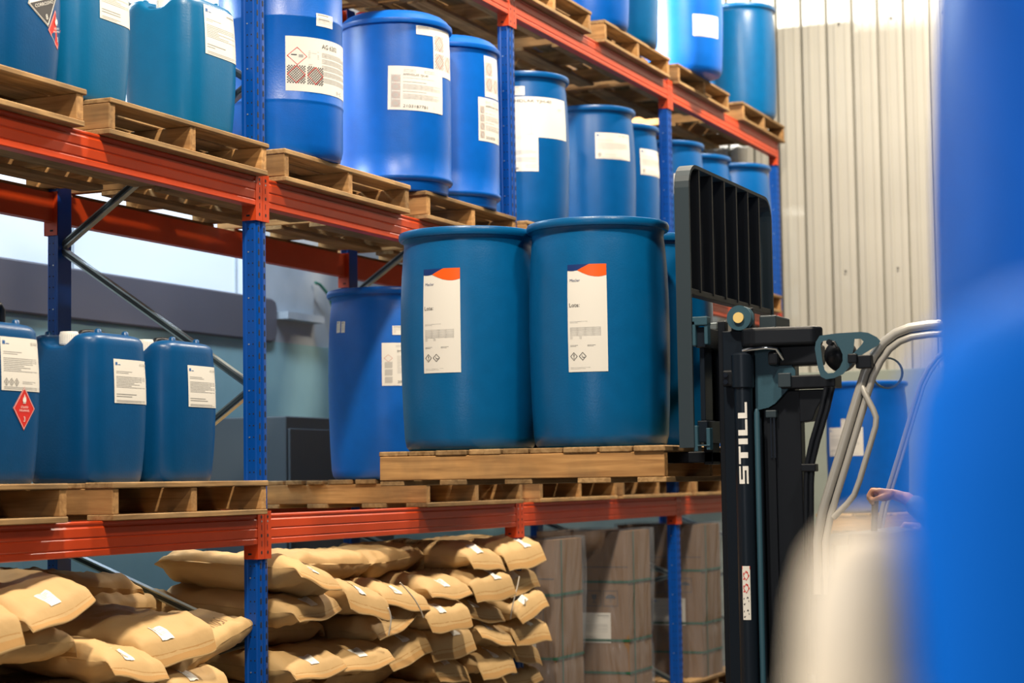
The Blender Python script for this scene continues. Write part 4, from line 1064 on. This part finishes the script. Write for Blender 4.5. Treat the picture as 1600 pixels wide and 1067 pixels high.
j.limb((V(3.18, .53, .99), .165), (V(3.19, .53, 1.25), .152), (V(3.20, .53, 1.42), .145)); j.ball(V(3.19, .53, 1.42), .13, .20, .115); j.limb((V(3.19, .53, 1.50), .085), (V(3.175, .53, 1.555), .070))
for sh, el, wr in ((SL, EL, WL), (SR, ER, WR)): j.limb((sh, .078), (sh.lerp(el, .5), .066), (el, .056), (el.lerp(wr, .4), .054), (el.lerp(wr, .88), .041))
j.fuse('jacket', 'sleeve_grey', pe, .009, 3)
t_ = Flesh(PB); t_.ball(V(3.17, .53, .98), .17, .19, .12)
for s_ in (-1, 1): t_.limb((V(3.14, .53+s_*.10, 1.0), .105), (V(2.93, .53+s_*.13, 1.01), .090), (V(2.75, .53+s_*.14, 1.0), .074), (V(2.77, .53+s_*.14, .88), .068), (V(2.80, .53+s_*.14, FL+.74), .056))
t_.fuse('trousers', 'navy_ink', pe, .009, 3)
h_ = Flesh(PB); h_.ball(V(3.150, .53, 1.795), .096, .084, .082); h_.ball(V(3.175, .53, 1.755), .072, .078, .075); h_.fuse('hair', 'hair_dark', pe, .006, 2)
for s_ in (-1, 1):
    MB(PB).add([V(0, 0, 0)+PB*0+p for p in Flesh().ball(V(3.053, .53+s_*.031, 1.768), .010, .013, .008).v], Flesh().ball((0, 0, 0), 1).f).build('eye', 'white_ink', bd, smooth=3)
    MB(PB).add(Flesh().ball(V(3.045, .53+s_*.031, 1.768), .004, .006, .006).v, Flesh().ball((0, 0, 0), 1).f).build('pupil', 'ink', bd, smooth=3)
for s_ in (-1, 1): MB(PB).box((2.64, .53+s_*.14-.05, FL+.62), (2.86, .53+s_*.14+.05, FL+.71)).build('shoe', 'black_plastic', pe, bevel=.025, seg=3)

# ------------------------------------------------------------------ drum behind the forklift
ped = thing('steel_stillage', (1.45, 6.75, FL), 'grey steel stand under the pallet behind the forklift', 'stand')
MB().box((-.62, -.6, 1.06), (.62, .6, 1.14)).build('top', 'cabinet_grey', ped, bevel=.01)
for sx in (-1, 1):
    for sy in (-1, 1): MB().box((sx*.55-.04, sy*.53-.04, 0), (sx*.55+.04, sy*.53+.04, 1.06)).build('leg', 'cabinet_grey', ped)
pallet(6.15, 7.35, FL+1.14, 'wooden pallet under the blue drum behind the forklift guard', x=1.45, group='pallet behind the forklift', seed=40)
d = drum('barrel', 'royal_plastic', 1.134, 6.46, FL+1.14+PT, 'royal blue drum standing behind the forklift guard pillar, white sheet on its front')
lbl(d, fB, -143, -83, .40, .60, art_sheet, seed=9); lbl(d, fB, -116, -108, .60, .66, art_small)

# ------------------------------------------------------------------ blurred foreground by the camera
bt = thing('work_table', (4.45, -6.0, FL), 'steel table in the near foreground below the picture edge', 'table')
MB().box((-.62, -.95, 1.19), (.55, 1.15, 1.235)).build('tabletop', 'cabinet_grey', bt, bevel=.005)
for sx in (-.56, .49):
    for sy in (-.88, 1.08): MB().box((sx-.03, sy-.03, 0), (sx+.03, sy+.03, 1.19)).build('leg', 'cabinet_grey', bt)
TZ = FL+1.235
drum('barrel', 'royal_plastic', 4.204, -5.21, TZ, 'large blurred royal blue drum filling the right edge of the picture')
nb = thing('jerrycan', (4.2965, -6.5465, TZ), 'blurred bright blue small can in the near right foreground', 'can')
b = MB(); n = 48; rows = []
for z, k in ((0, .92), (.008, .97), (.03, 1), (.31, 1), (.345, .97), (.37, .88), (.385, .7), (.39, .3)):
    row = []
    for i in range(n):
        t = 2*PI*i/n; c, s_ = math.cos(t), math.sin(t); q = (abs(c)**4+abs(s_)**4)**-.25; row.append(Vector((.135*q*c*k, .10*q*s_*k, z)))
    rows.append(row)
b.add([p for row in rows for p in row], [(j*n+i, j*n+(i+1) % n, (j+1)*n+(i+1) % n, (j+1)*n+i) for j in range(len(rows)-1) for i in range(n)]+[tuple(range(n-1, -1, -1)), tuple((len(rows)-1)*n+i for i in range(n))])
b.build('body', 'sky_plastic', nb, smooth=.8)
MB().lathe([(.03, .38), (.03, .400), (.026, .405)], 24, c=(.07, 0, 0)).build('screw_cap', 'sky_plastic', nb, smooth=.5)
cbt = thing('plastic_canister', (4.152, -6.60, TZ), 'blurred cream rounded canister in the near foreground at the bottom edge', 'canister')
MB().lathe([(.026, 0), (.029, .006), (.0295, .20), (.0285, .245), (.026, .268), (.021, .284), (.013, .294), (.004, .297)], 40).build('body', 'cream_plastic', cbt, smooth=.8)
MB().lathe([(.0302, .215), (.0302, .235), (.029, .236)], 40, caps=False).build('lid_band', 'cream_plastic', cbt, smooth=.5)
